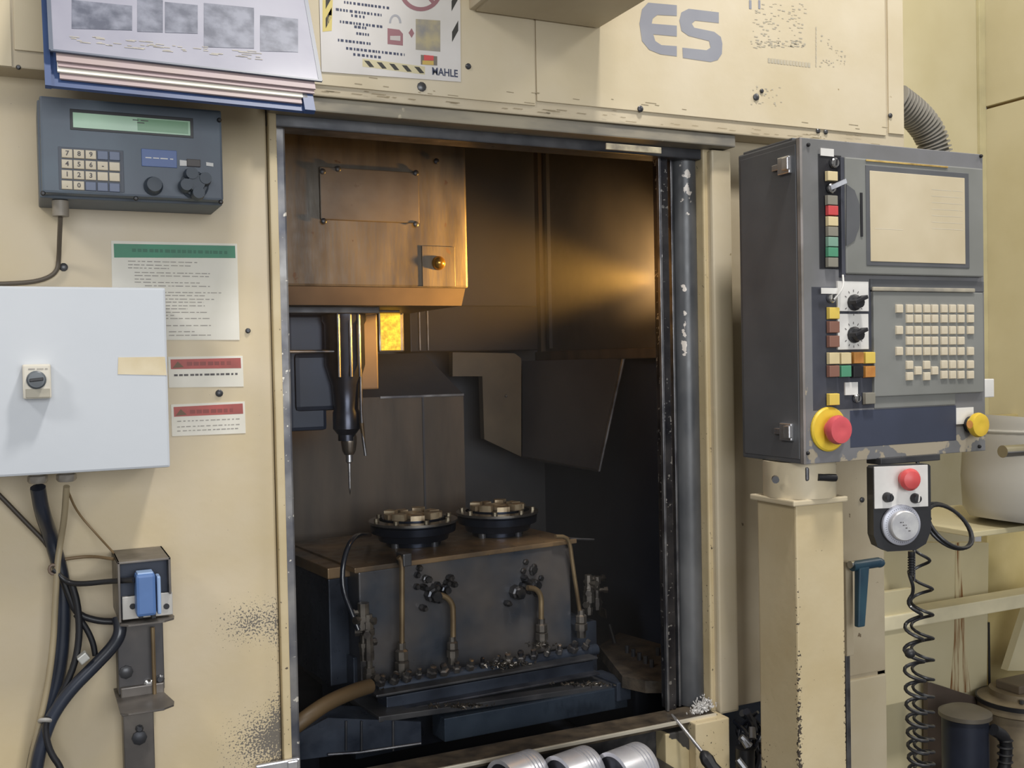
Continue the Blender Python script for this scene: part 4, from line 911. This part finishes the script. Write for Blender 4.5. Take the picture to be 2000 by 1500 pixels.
# ------------------------------------------------------------------ left wall equipment
YK = 1.85
kc = thing('counter_controller', 'slate blue controller box with green display and keypad on the left wall', 'controller', (.17, 1.9, 1.83))
x0, x1, z0k, z1k = fr(76, 186, 437, 392, YK)
MB().box((x0, YK, z0k), (x1, YK+.075, z1k), .004).build('case', CTRL, kc)
MB().box((x0-.003, YK+.03, z0k-.004), (x1+.003, YW-.001, z1k), .003).build('rear_case', CTRL, kc)
MB().box((x0+.02, YK+.075, z0k+.02), (x1-.02, YW, z1k-.02)).build('back_mount', DARKSTEEL, kc)
def kb(px0, py0, px1, py1, off, th, name, m, bev=.0006, par=kc, Y=YK): return fbox(px0, py0, px1, py1, Y-off, th, bev).build(name, m, par)
kb(136, 212, 378, 270, .001, .002, 'display_frame', BLACK)
ld = kb(142, 219, 372, 265, .002, .002, 'display', LCDM, .0003)
kb(268, 231, 368, 262, .0021, .0002, 'display_segment', mat('lcd_dark_part', (108, 146, 114), .3, emit=((90, 130, 96), .2)), 0, ld)
a = U(302, 242, YK-.0021)
lines(ld, 'display_text', [(a.x-.035, a.x-.01, a.z+.004), (a.x-.028, a.x-.015, a.z)], YK-.0022, INK, .0015)
kb(113, 286, 243, 376, .001, .002, 'keypad_plate', mat('keypad_dark', (74, 80, 92), .5))
kchars = {(0, 0): '7', (1, 0): '8', (2, 0): '9', (0, 1): '4', (1, 1): '5', (2, 1): '6', (3, 1): '-', (0, 2): '1', (1, 2): '2', (2, 2): '3', (0, 3): '.', (1, 3): '0'}
kk = None
for r_ in range(4):
    for c_ in range(5):
        x = 131+c_*23.2; y = 300+r_*20.5+c_*1.3
        wl = U(x, y, YK-.001); dim = (r_ == 0 and c_ > 2) or (r_ == 3 and c_ > 1)
        m = mat('blue_grey_key', (112, 122, 146), .5) if dim else KEYM
        if kk is None:
            q_ = MB().hexa([(-.0085, 0, -.0075), (.0085, 0, -.0075), (.0085, 0, .0075), (-.0085, 0, .0075), (-.0078, -.003, -.0068), (.0078, -.003, -.0068), (.0078, -.003, .0068), (-.0078, -.003, .0068)], .0006)
            for v in q_.bm.verts: v.co += wl
            kk = q_.build('keypad_key', m, kc, loc=wl); o = kk
        else: o = share(kk, 'keypad_key', kc, wl, m)
        ch_ = kchars.get((c_, r_))
        if ch_: text(ch_, o, 'digit', wl+Vector((0, -.0032, 0)), .011, INK, .02)
kb(276, 290, 346, 328, .002, .003, 'blue_label', mat('blue_label', (72, 100, 158), .4))
a = U(284, 307, YK-.0023); lines(kc, 'label_text', [(a.x, a.x+.045, a.z-.0005)], YK-.0024, WHITE, .0018)
a = U(351, 318, YK-.0015); mb = MB()
mb.quad(a+Vector((0, 0, .005)), a+Vector((.02, 0, .004)), a+Vector((.02, 0, -.004)), a+Vector((0, 0, -.005))); mb.quad(a+Vector((.044, 0, .004)), a+Vector((.056, 0, .003)), a+Vector((.056, 0, -.003)), a+Vector((.044, 0, -.002)))
mb.build('white_marks', WHITE, kc)
fbox(365, 310, 392, 326, YK-.004, .004, .001).build('selector_stub', mat('brown_stub', (78, 72, 70), .5), kc)
c = U(299, 364, YK); k1 = MB().lathe([(.0155, 0), (.0155, .006), (.013, .009), (.012, .024), (0, .025)], c, (0, -1, 0), 22).build('knob', mat('slate_knob', (56, 66, 78), .5), kc)
c = U(379, 362, YK); mb = MB()
mb.lathe([(.024, 0), (.024, .004), (.02, .006), (.02, .014), (0, .015)], c, (0, -1, 0), 22)
for an in (.5, 2.0, 3.4, 4.9): mb.cyl(c+Vector((cos(an)*.017, -.012, sin(an)*.017)), c+Vector((cos(an)*.017, -.032, sin(an)*.017)), .012, .010, 16)
mb.cyl(c+Vector((0, -.012, 0)), c+Vector((0, -.03, 0)), .016, .014, 18)
mb.build('handle_knob', mat('slate_knob', (56, 66, 78)), kc)
fbox(367, 334, 391, 346, YK-.01, .01, .002).build('knob_stop', mat('slate_knob', (56, 66, 78)), kc)
for px, py in [(84, 378), (431, 395), (265, 388), (428, 235)]: screw_at(px, py, .004, YK-.0005, 'screw', BLACK, kc)
c = U(118, 404, YK+.05)
MB().cyl(c+Vector((0, 0, .01)), c+Vector((0, 0, -.016)), .013, n=16).build('cable_gland', mat('gland_grey', (150, 142, 130), .5), kc)
tag(MB().tube([U(118, 425, YK+.05), U(116, 470, YK+.1), U(115, 505, YW-.01), U(112, 530, YW-.01), U(90, 545, YW-.01), U(50, 553, YW-.01), U(-60, 556, YW-.01)], .004, 8, 2).build('controller_cable', mat('grey_brown_cable', (104, 94, 82), .5)), 'grey-brown cable running from the controller box down behind the cabinet', 'cable')

# document holder: stacked sleeves leaning forwards
dh = thing('document_holder', 'blue wall holder with clear sleeves of printed work sheets above the controller', 'document holder', U(350, 200, 1.86))
def leaf(bl, br, Yb_, topY, z_top, name, m, th=.0015, left=None, right=None):
    a_ = U(*bl, Yb_); b_ = U(*br, Yb_); b_.z = b_.z
    v = Vector((0, topY-Yb_, z_top-a_.z)); v2 = Vector((0, topY-Yb_, z_top-b_.z))
    return [a_, b_, b_+v2, a_+v], v
Ybt = 1.74
a0 = U(104, 98, Ybt); b0 = U(622, 157, Ybt); tp = U(594, 0, X=b0.x)
vv = (tp-b0); vv = vv*(.34/vv.length)
nn = Vector((b0.x-a0.x, 0, b0.z-a0.z)).cross(vv).normalized()
if nn.y > 0: nn = -nn
ex2 = (b0-a0); WS = ex2.length; ex2n = ex2.normalized(); vn = vv.normalized()
def sl_pt(u_, v_, off=0): return a0+ex2n*u_+vn*v_+nn*off
def slab(u0, v0, u1, v1, off, th, name, m, par): return MB().prism([sl_pt(u0, v0, off), sl_pt(u1, v0, off), sl_pt(u1, v1, off), sl_pt(u0, v1, off)], -nn*th).build(name, m, par)
fs_ = slab(0, 0, WS, .34, 0, .002, 'sleeve', SLEEVE, dh)
slab(-.004, -.002, WS+.006, .0015, .001, .003, 'sleeve_edge', mat('dark_sleeve_edge', (84, 92, 108), .4), fs_)
slab(WS, 0, WS+.007, .34, .0008, .003, 'sleeve_edge', mat('dark_sleeve_edge', (84, 92, 108)), fs_)
slab(-.006, 0, 0, .34, .0008, .003, 'sleeve_edge', mat('dark_sleeve_edge', (84, 92, 108)), fs_)
# printed pictures on the front sheet
def SP(px, py): return UN(px, py, a0, nn)
for (p0, q0, p1, q1) in [(140, 0, 258, 56), (268, -4, 318, 62), (322, 4, 386, 64), (398, 6, 496, 92), (508, 30, 582, 100)]:
    A_ = [SP(p0, q0), SP(p1, q0+(p1-p0)*.1), SP(p1, q1+(p1-p0)*.1*.3), SP(p0, q1)]
    MB().prism([x+nn*.0006 for x in A_], -nn*.0005).build('printed_picture', FILM, fs_)
mb = MB(); rn = random.Random(2)
for i in range(60):
    px = rn.uniform(128, 500); py = 66+rn.random()*16+(px-128)*.09; l = rn.uniform(6, 22)
    A_ = [SP(px, py), SP(px+l, py+l*.1), SP(px+l, py+l*.1+1.6), SP(px, py+1.6)]
    mb.bm.faces.new([mb.bm.verts.new(x+nn*.0006) for x in A_])
tag(mb.build('printed_text', INKL, fs_), kind='stuff')
for (u0, v0, u1, off, m, nm2) in [(.004, -.016, WS-.006, -.004, PINKED, 'sheet'), (.006, -.0225, WS-.008, -.008, mat('mauve_sheet', (170, 150, 152), .5), 'sheet'), (.005, -.030, WS-.02, -.012, PAPER, 'sheet'), (.008, -.040, WS-.03, -.016, PINKED, 'sheet')]:
    slab(u0, v0, u1, .3, off, .003, nm2, m, dh)
slab(-.010, -.052, WS-.012, .32, -.021, .006, 'back_board', BLUEF, dh)
slab(-.013, -.056, -.004, .34, -.016, .008, 'side_rail', BLUEF, dh)
slab(WS-.028, -.056, WS-.010, -.01, -.012, .01, 'corner_clip', BLUEF, dh)
MB().obox(sl_pt(.1, .15, -.028), ex2n*.25, (0, .12, 0), (0, 0, .03)).build('wall_bracket', DARKSTEEL, dh)

# lock-out poster on the header
po = thing('safety_poster', 'white notice with hazard stripes and padlock picture taped to the header', 'poster', U(770, 160, YH-.006))
YO = YH-.006
pp = [U(638, 138, YO), U(900, 160, YO), U(898, -120, YO), U(620, -130, YO)]
pp[0] = U(628, 140, YO)
MB().prism(pp, (0, .0012, 0)).build('sheet', mat('poster_paper', (214, 210, 208), .5, 0, col2=(200, 196, 190), scale=5, coat=.3), po)
def poly(pts, m, name, Y=YO-.0003, par=po):
    return MB().prism([U(x, y, Y) for x, y in pts], (0, .0002, 0)).build(name, m, par)
poly([(630, 0), (650, 0), (648, 60), (630, 62)], mat('stripe_yellow', (214, 196, 120), .5), 'stripe_ground')
for (x, y) in [(634, -20), (634, 18), (880, -16), (881, 44)]:
    poly([(x+2, y+38), (x+2, y+18), (x+14, y-4), (x+14, y+16)], BLKTAPE, 'hazard_stripe')
poly([(708, 114), (830, 130), (830, 146), (708, 130)], mat('stripe_cream', (206, 196, 160), .5), 'stripe_ground', YO-.0002)
for i in range(5):
    x = 711+i*24.5; y = 118+i*3; poly([(x, y), (x+10, y+1), (x+20, y+13), (x+11, y+13)], BLKTAPE, 'hazard_stripe')
# prohibition ring, padlock, picture
def ring(cx, cy, rx, ry, wd, m, name, a0_=0, a1_=2*pi, Y=YO-.0004, par=po, n=36):
    mb = MB(); vs = []
    for k in range(n+1):
        an = a0_+(a1_-a0_)*k/n; vs.append((mb.bm.verts.new(U(cx+rx*cos(an), cy+ry*sin(an), Y)), mb.bm.verts.new(U(cx+(rx-wd)*cos(an), cy+(ry-wd)*sin(an), Y))))
    for (p1_, q1_), (p2_, q2_) in zip(vs, vs[1:]): mb.bm.faces.new((p1_, p2_, q2_, q1_))
    return mb.build(name, m, par)
PRED = mat('print_brownred', (156, 110, 116), .5)
ring(822, -20, 42, 42, 8, PRED, 'prohibition_ring')
poly([(800, -42), (806, -46), (852, 6), (846, 10)], PRED, 'prohibition_bar')
ring(772, 45, 12, 17, 4, mat('lock_grey', (170, 170, 176), .5), 'lock_shackle', pi, 2*pi)
poly([(757, 55), (780, 58), (787, 66), (787, 89), (757, 86)], PRED, 'lock_body')
poly([(762, 70), (782, 70), (782, 80), (762, 78)], mat('lock_face', (196, 188, 184), .5), 'lock_plate', YO-.0006)
poly([(798, 64), (804, 55), (809, 65), (804, 74)], PRED, 'lock_arrow')
poly([(812, 37), (860, 40), (860, 101), (812, 97)], mat('machine_photo', (136, 134, 132), .5, 0, col2=(176, 164, 130), scale=30), 'printed_picture')
poly([(822, 107), (854, 110), (854, 128), (822, 126)], mat('print_dark', (120, 112, 100), .5), 'printed_picture')
poly([(828, 107), (847, 109), (847, 118), (828, 118)], RED, 'printed_red', YO-.0006)
poly([(825, 118), (847, 119), (847, 127), (825, 126)], mat('print_straw', (200, 170, 90), .5), 'printed_yellow', YO-.0006)
rows = []
for (xa_, xb_, y) in [(672, 760, 4), (656, 745, 18), (686, 712, 30), (664, 748, 42), (692, 718, 52), (696, 722, 65), (660, 726, 78), (676, 790, 94), (690, 745, 106)]:
    A_ = U(xa_, y, YO-.0004); B2 = U(xb_, y, YO-.0004); rows.append((A_.x, B2.x, A_.z))
lines(po, 'printed_text', rows, YO-.0004, INKB, .0048, None, (.0025, .006))
c = U(869, 142, YO-.0004); text('MAHLE', po, 'maker_lettering', c, .0205, INKB, .02, sx=.86)

# green-headed instruction sheet
gs = thing('instruction_sheet', 'white instruction sheet with green heading on the left wall', 'notice', U(400, 664, YW-.002))
YI = YW-.0015
MB().prism([U(221, 664, YI), U(468, 664, YI), U(463, 476, YI), U(217, 470, YI)], (0, .0012, 0)).build('sheet', PAPER, gs)
MB().prism([U(223, 503, YI-.0003), U(460, 504, YI-.0003), U(459, 480, YI-.0003), U(222, 476, YI-.0003)], (0, .0002, 0)).build('green_heading', GREENP, gs)
rows = []
for (xa_, xb_, y) in [(250, 385, 510), (250, 372, 517), (250, 330, 523), (263, 410, 532), (263, 408, 538), (263, 295, 545), (263, 390, 551), (283, 410, 558), (320, 432, 571), (320, 400, 577), (320, 418, 584), (320, 398, 590), (320, 400, 597), (320, 366, 603),
                      (322, 404, 610), (322, 340, 616), (322, 410, 622), (322, 412, 636), (330, 380, 648), (330, 412, 655)]:
    A_ = U(xa_, y, YI-.0004); rows.append((A_.x, U(xb_, y, YI).x, A_.z))
lines(gs, 'printed_text', rows, YI-.0004, INKL, .0017)
rows = [(U(258, 491, YI).x, U(445, 491, YI).x, U(350, 491, YI).z)]
lines(gs, 'heading_text', rows, YI-.0005, mat('dark_green_ink', (30, 104, 76), .5), .006, None, (.004, .009))
# red warning labels
def wlabel(x0_, y0_, x1_, y1_, hgt, sk, lab):
    wl_ = thing('warning_label', lab, 'label', U(x0_, y1_, YW-.001), 'red-topped warning labels'); Y_ = YW-.0012
    MB().prism([U(x0_, y1_, Y_), U(x1_, y1_-sk, Y_), U(x1_-2, y0_-sk, Y_), U(x0_-2, y0_, Y_)], (0, .001, 0)).build('sheet', PAPER, wl_)
    MB().prism([U(x0_+4, y0_+hgt, Y_-.0003), U(x1_-5, y0_+hgt-sk, Y_-.0003), U(x1_-6, y0_+4-sk, Y_-.0003), U(x0_+3, y0_+5, Y_-.0003)], (0, .0002, 0)).build('red_heading', REDP, wl_)
    MB().prism([U(x0_+7, y0_+hgt-2, Y_-.0005), U(x0_+29, y0_+hgt-4, Y_-.0005), U(x0_+17, y0_+9, Y_-.0005)], (0, .0001, 0)).build('triangle_symbol', mat('brown_ink', (110, 82, 56), .5), wl_)
    r1 = [(U(x0_+35, y0_+hgt/2+2, Y_).x, U(x1_-25, y0_+hgt/2, Y_).x, U((x0_+x1_)/2, y0_+hgt/2+1, Y_).z)]
    lines(wl_, 'heading_text', r1, Y_-.0005, mat('dark_red_ink', (140, 66, 60), .5), .007, None, (.006, .012))
    rows = []
    ys = [y0_+hgt+12] if sk < 3 else [y0_+hgt+9, y0_+hgt+20, y0_+hgt+28]
    for y in ys:
        A_ = U(x0_+10, y, Y_); rows.append((A_.x, U(x1_-12, y, Y_).x, A_.z))
    lines(wl_, 'printed_text', rows, Y_-.0004, INK if sk < 3 else INKL, .0036 if sk < 3 else .0018, None, (.003, .009))
wlabel(330, 697, 476, 757, 24, 2, 'red-headed warning label, upper of the two beside the grey cabinet')
wlabel(336, 790, 480, 852, 24, 6, 'red-headed warning label, lower of the two, with three text lines')

# light grey cabinet
YC2 = 1.83
cbn = thing('wall_cabinet', 'plain light grey wall cabinet with small rotary switch on the left wall', 'cabinet', (.0, 1.9, 1.37))
x0 = -.42; x1 = U(328, 735, YC2).x; z1c = U(150, 560, YC2).z; z0c = U(328, 913, YC2).z
MB().box((x0, YC2+.012, z0c+.004), (x1, YW-.001, z1c-.004), .003).build('case', CABW, cbn)
MB().box((x0, YC2, z0c), (x1, YC2+.013, z1c), .004).build('door', CABW, cbn)
sw = fbox(43, 712, 101, 778, YC2-.028, .028, .003).build('rotary_switch', mat('switch_ivory', (214, 208, 194), .45), cbn)
c = U(71, 742, YC2-.029); kn = MB().lathe([(.0145, 0), (.0145, .003), (.012, .005), (.012, .010), (0, .011)], c, (0, -1, 0), 24).build('switch_dial', mat('switch_dark', (92, 98, 104), .4), sw)
MB().obox(c+Vector((-.010, -.016, -.003)), (.02, 0, .002), (0, .006, 0), (0, 0, .005), .001).build('pointer', BLACK, kn)
fbox(50, 760, 98, 776, YC2-.031, .004, .001).build('label_strip', mat('strip_grey', (172, 166, 150), .5), sw)
a = U(55, 721, YC2-.0285); lines(sw, 'printed_text', [(a.x, a.x+.028, a.z)], YC2-.0286, INKL, .002)
tpz = U(280, 713, YC2-.001)
MB().prism([U(230, 731, YC2-.0008), U(326, 733, YC2-.0008), U(322, 697, YC2-.0008), U(231, 698, YC2-.0008)], (0, .0006, 0)).build('tape', TAPE, cbn)
for px, py in [(74, 946), (130, 944)]:
    c = U(px, py, YC2+.07); c.z = z0c+.002
    MB().lathe([(.013, -.022), (.016, -.018), (.016, -.01), (.012, -.008), (.012, .004)], c, (0, 0, 1), 8).build('cable_gland', mat('gland_metal', (170, 164, 156), .35, .4), cbn)

# cables below the cabinet
def cable(pts, r, lab, m=RUBBER, Y=YW-.025, name='cable', sm=2):
    P = []
    for q_ in pts:
        P.append(U(q_[0], q_[1], q_[2] if len(q_) > 2 else Y))
    return tag(MB().tube(P, r, 10, sm).build(name, m), lab, 'cable', 'cables hanging below the grey cabinet')
BLUECAB = mat('navy_conduit', (44, 52, 68), .35, 0, col2=(30, 34, 44), coat=.3)
GREYCAB = mat('beige_cable', (164, 150, 122), .5)
BROWNC = mat('brown_wire', (134, 112, 82), .5)
cable([(74, 952, 1.90), (82, 1000, 1.92), (98, 1045), (112, 1090), (122, 1130), (124, 1180), (122, 1260), (112, 1330), (92, 1400), (70, 1470), (60, 1540)], .0125, 'thickest navy conduit dropping from the left gland of the cabinet', BLUECAB)
cable([(130, 950, 1.90), (126, 1010, 1.93), (118, 1060, 1.96), (112, 1100, 1.95), (108, 1180, 1.95), (104, 1260, 1.95), (92, 1350, 1.95), (70, 1440, 1.95), (50, 1540, 1.95)], .0055, 'beige cable dropping from the right gland of the cabinet', GREYCAB)
cable([(-30, 940), (0, 968), (50, 1020), (95, 1065), (108, 1100)], .004, 'thin dark cable slanting in from the left under the cabinet', mat('dark_brown_cable', (70, 62, 54), .5))
cable([(133, 960, 1.92), (150, 1000), (190, 1045), (222, 1080, 1.93)], .002, 'thin brown wire slanting from the right gland to the sensor box', BROWNC)
cable([(112, 1095), (140, 1090), (180, 1086), (222, 1092, 1.93)], .0028, 'brown wire running level into the side of the sensor box', BROWNC)
cable([(104, 1112, 1.95), (130, 1138, 1.95), (160, 1141, 1.93), (215, 1135, 1.90), (262, 1133, 1.855)], .0048, 'black cable running level to the blue sensor', RUBBER)
cable([(122, 1130, 1.96), (136, 1165, 1.96), (150, 1200, 1.96), (190, 1213, 1.96), (225, 1214, 1.96)], .006, 'black cable curving to the middle of the sensor bracket', RUBBER)
cable([(148, 1200, 1.955), (168, 1225, 1.955), (182, 1255, 1.955), (186, 1280, 1.955)], .005, 'short black cable crossing to the thick cable elbow', RUBBER)
cable([(232, 1205, 1.95), (236, 1235, 1.94), (222, 1262, 1.94), (180, 1305, 1.94), (140, 1345, 1.94), (110, 1385, 1.94), (92, 1420, 1.94), (74, 1480, 1.94), (66, 1540, 1.94)], .0115, 'thick black cable bending from the bracket down to the tie', BLUECAB)
cable([(140, 1140, 1.95), (152, 1180, 1.95), (156, 1240, 1.95), (146, 1300, 1.95), (118, 1360, 1.95), (88, 1420, 1.95), (62, 1490, 1.95), (54, 1540, 1.95)], .006, 'black cable bowing right beside the thick conduit', RUBBER)
cable([(92, 1400, 1.93), (88, 1430, 1.93), (98, 1470, 1.93), (120, 1500, 1.93), (128, 1540, 1.93)], .0055, 'black cable curling right at the very bottom', RUBBER)
tag(MB().tube([U(88+11*cos(k*pi/6), 1408+2*sin(k*pi/6), 1.935+.018*sin(k*pi/6)) for k in range(12)], .0035, 8, 0, True).build('cable_tie', mat('tie_white', (170, 168, 165), .5)), 'pale cable tie around the bundle at the bottom left', 'cable tie')
tag(MB().tube([U(104+8*cos(k*pi/5), 1112+9*sin(k*pi/5), 1.95) for k in range(10)], .003, 8, 0, True).build('cable_clip', mat('brown_clip', (120, 100, 84), .5)), 'brown ring clip holding the cables beside the sensor box', 'clip')
tag(MB().obox(U(160, 1300, 1.925), (.014, 0, .01), (0, .02, 0), (-.008, 0, .012), .002).build('cable_marker', mat('silver_tape', (190, 190, 186), .35, .4)), 'silver marker band on the thick black cable', 'tape')

# sensor bracket with blue sensor
sb = thing('sensor_bracket', 'bent grey steel bracket with a hooded box on the left wall', 'bracket', U(270, 1400, 1.93))
YSb = 1.87
BRK = mat('bracket_steel', (120, 114, 108), .42, .5, col2=(88, 84, 82), scale=9, rvar=.15)
x0, x1, z0b, z1b = fr(234, 1098, 334, 1205, YSb)
MB().box((x0-.004, YSb, z1b-.004), (x1+.002, YW-.001, z1b), .001).build('hood_top', BRK, sb)
MB().box((x0-.004, YSb, z0b), (x0, YW-.001, z1b), .001).build('hood_side', BRK, sb)
MB().box((x1-.002, YSb, z0b+.04), (x1+.002, YW-.001, z1b), .001).build('hood_side', BRK, sb)
MB().box((x0, YSb+.025, z0b), (x1, YSb+.035, z1b-.004)).build('inner_face', mat('navy_inner', (50, 58, 76), .5), sb)
x0c, x1c, z0c2, z1c2 = fr(238, 1160, 338, 1200, YSb+.012)
MB().box((x0c, YSb+.012, z0c2), (x1c, YSb+.02, z1c2-.006), .001).build('clamp_plate', mat('clamp_alu', (190, 186, 180), .4, .4), sb)
for px in (259, 325):
    c = U(px, 1184, YSb+.012); MB().lathe([(.005, 0), (.005, .003), (0, .003)], c, (0, -1, 0), 10).build('screw', BLACK, sb)
def tongue(py, pyr, name, Ya):
    z = U(290, py, Ya).z; P = []
    xa_, xb_ = U(236, py, Ya).x, U(345, py, Ya).x
    P = [(xa_, YW-.001, z), (xa_, Ya+.01, z), (xa_+.012, Ya, z), (xb_-.02, Ya, z), (xb_-.003, Ya+.012, z), (xb_, Ya+.03, z), (xb_-.02, YW-.001, z)]
    MB().prism(P, (0, 0, -.003)).build(name, BRK, sb)
tongue(1216, 0, 'shelf_tongue', 1.86); tongue(1388, 0, 'shelf_tongue', 1.84)
fbox(228, 1215, 322, 1345, 1.945, .045, .002).build('upper_plate', mat('bracket_dark', (92, 88, 86), .45, .5, col2=(70, 70, 74), scale=9), sb)
fbox(236, 1345, 322, 1388, 1.935, .05, .002).build('middle_plate', BRK, sb)
fbox(240, 1392, 305, 1560, 1.96, .035, .002).build('lower_plate', BRK, sb)
MB().cyl(U(298, 1225, 1.93), U(302, 1360, 1.93), .0035, n=10).build('rod', BRASS, sb)
for px, py, r in [(290, 1335, .009), (312, 1325, .008), (246, 1312, .012), (272, 1422, .007), (272, 1440, .013)]:
    c = U(px, py, 1.945 if py < 1400 else 1.96); MB().lathe([(r, 0), (r, .005), (r*.6, .008), (0, .008)], c, (0, -1, 0), 8).build('bolt', DARKSTEEL if py != 1335 else CHROME, sb)
se = thing('proximity_sensor', 'bright blue sensor block clamped in the wall bracket', 'sensor', U(290, 1200, 1.85))
fbox(265, 1124, 306, 1202, 1.845, .035, .005).build('body', BLUE, se)
fbox(306, 1126, 316, 1200, 1.85, .03, .003).build('side_rib', mat('pale_blue_plastic', (150, 176, 214), .3), se)
fbox(268, 1120, 300, 1128, 1.85, .03, .002).build('top_cap', mat('pale_blue_plastic', (150, 176, 214)), se)
for px in (275, 300): fbox(px-4, 1196, px+5, 1208, 1.85, .02, .001).build('pin', BLACK, se)
# edge of a handle at the very bottom left
bl = thing('lower_bracket', 'bright steel bracket end at the bottom of the left door edge', 'bracket', U(560, 1500, 1.95))
fbox(500, 1496, 588, 1530, 1.975, .01, .003).build('plate', BRIGHT, bl)
fbox(562, 1488, 584, 1502, 1.97, .015, .003).build('knob', BRIGHT, bl)
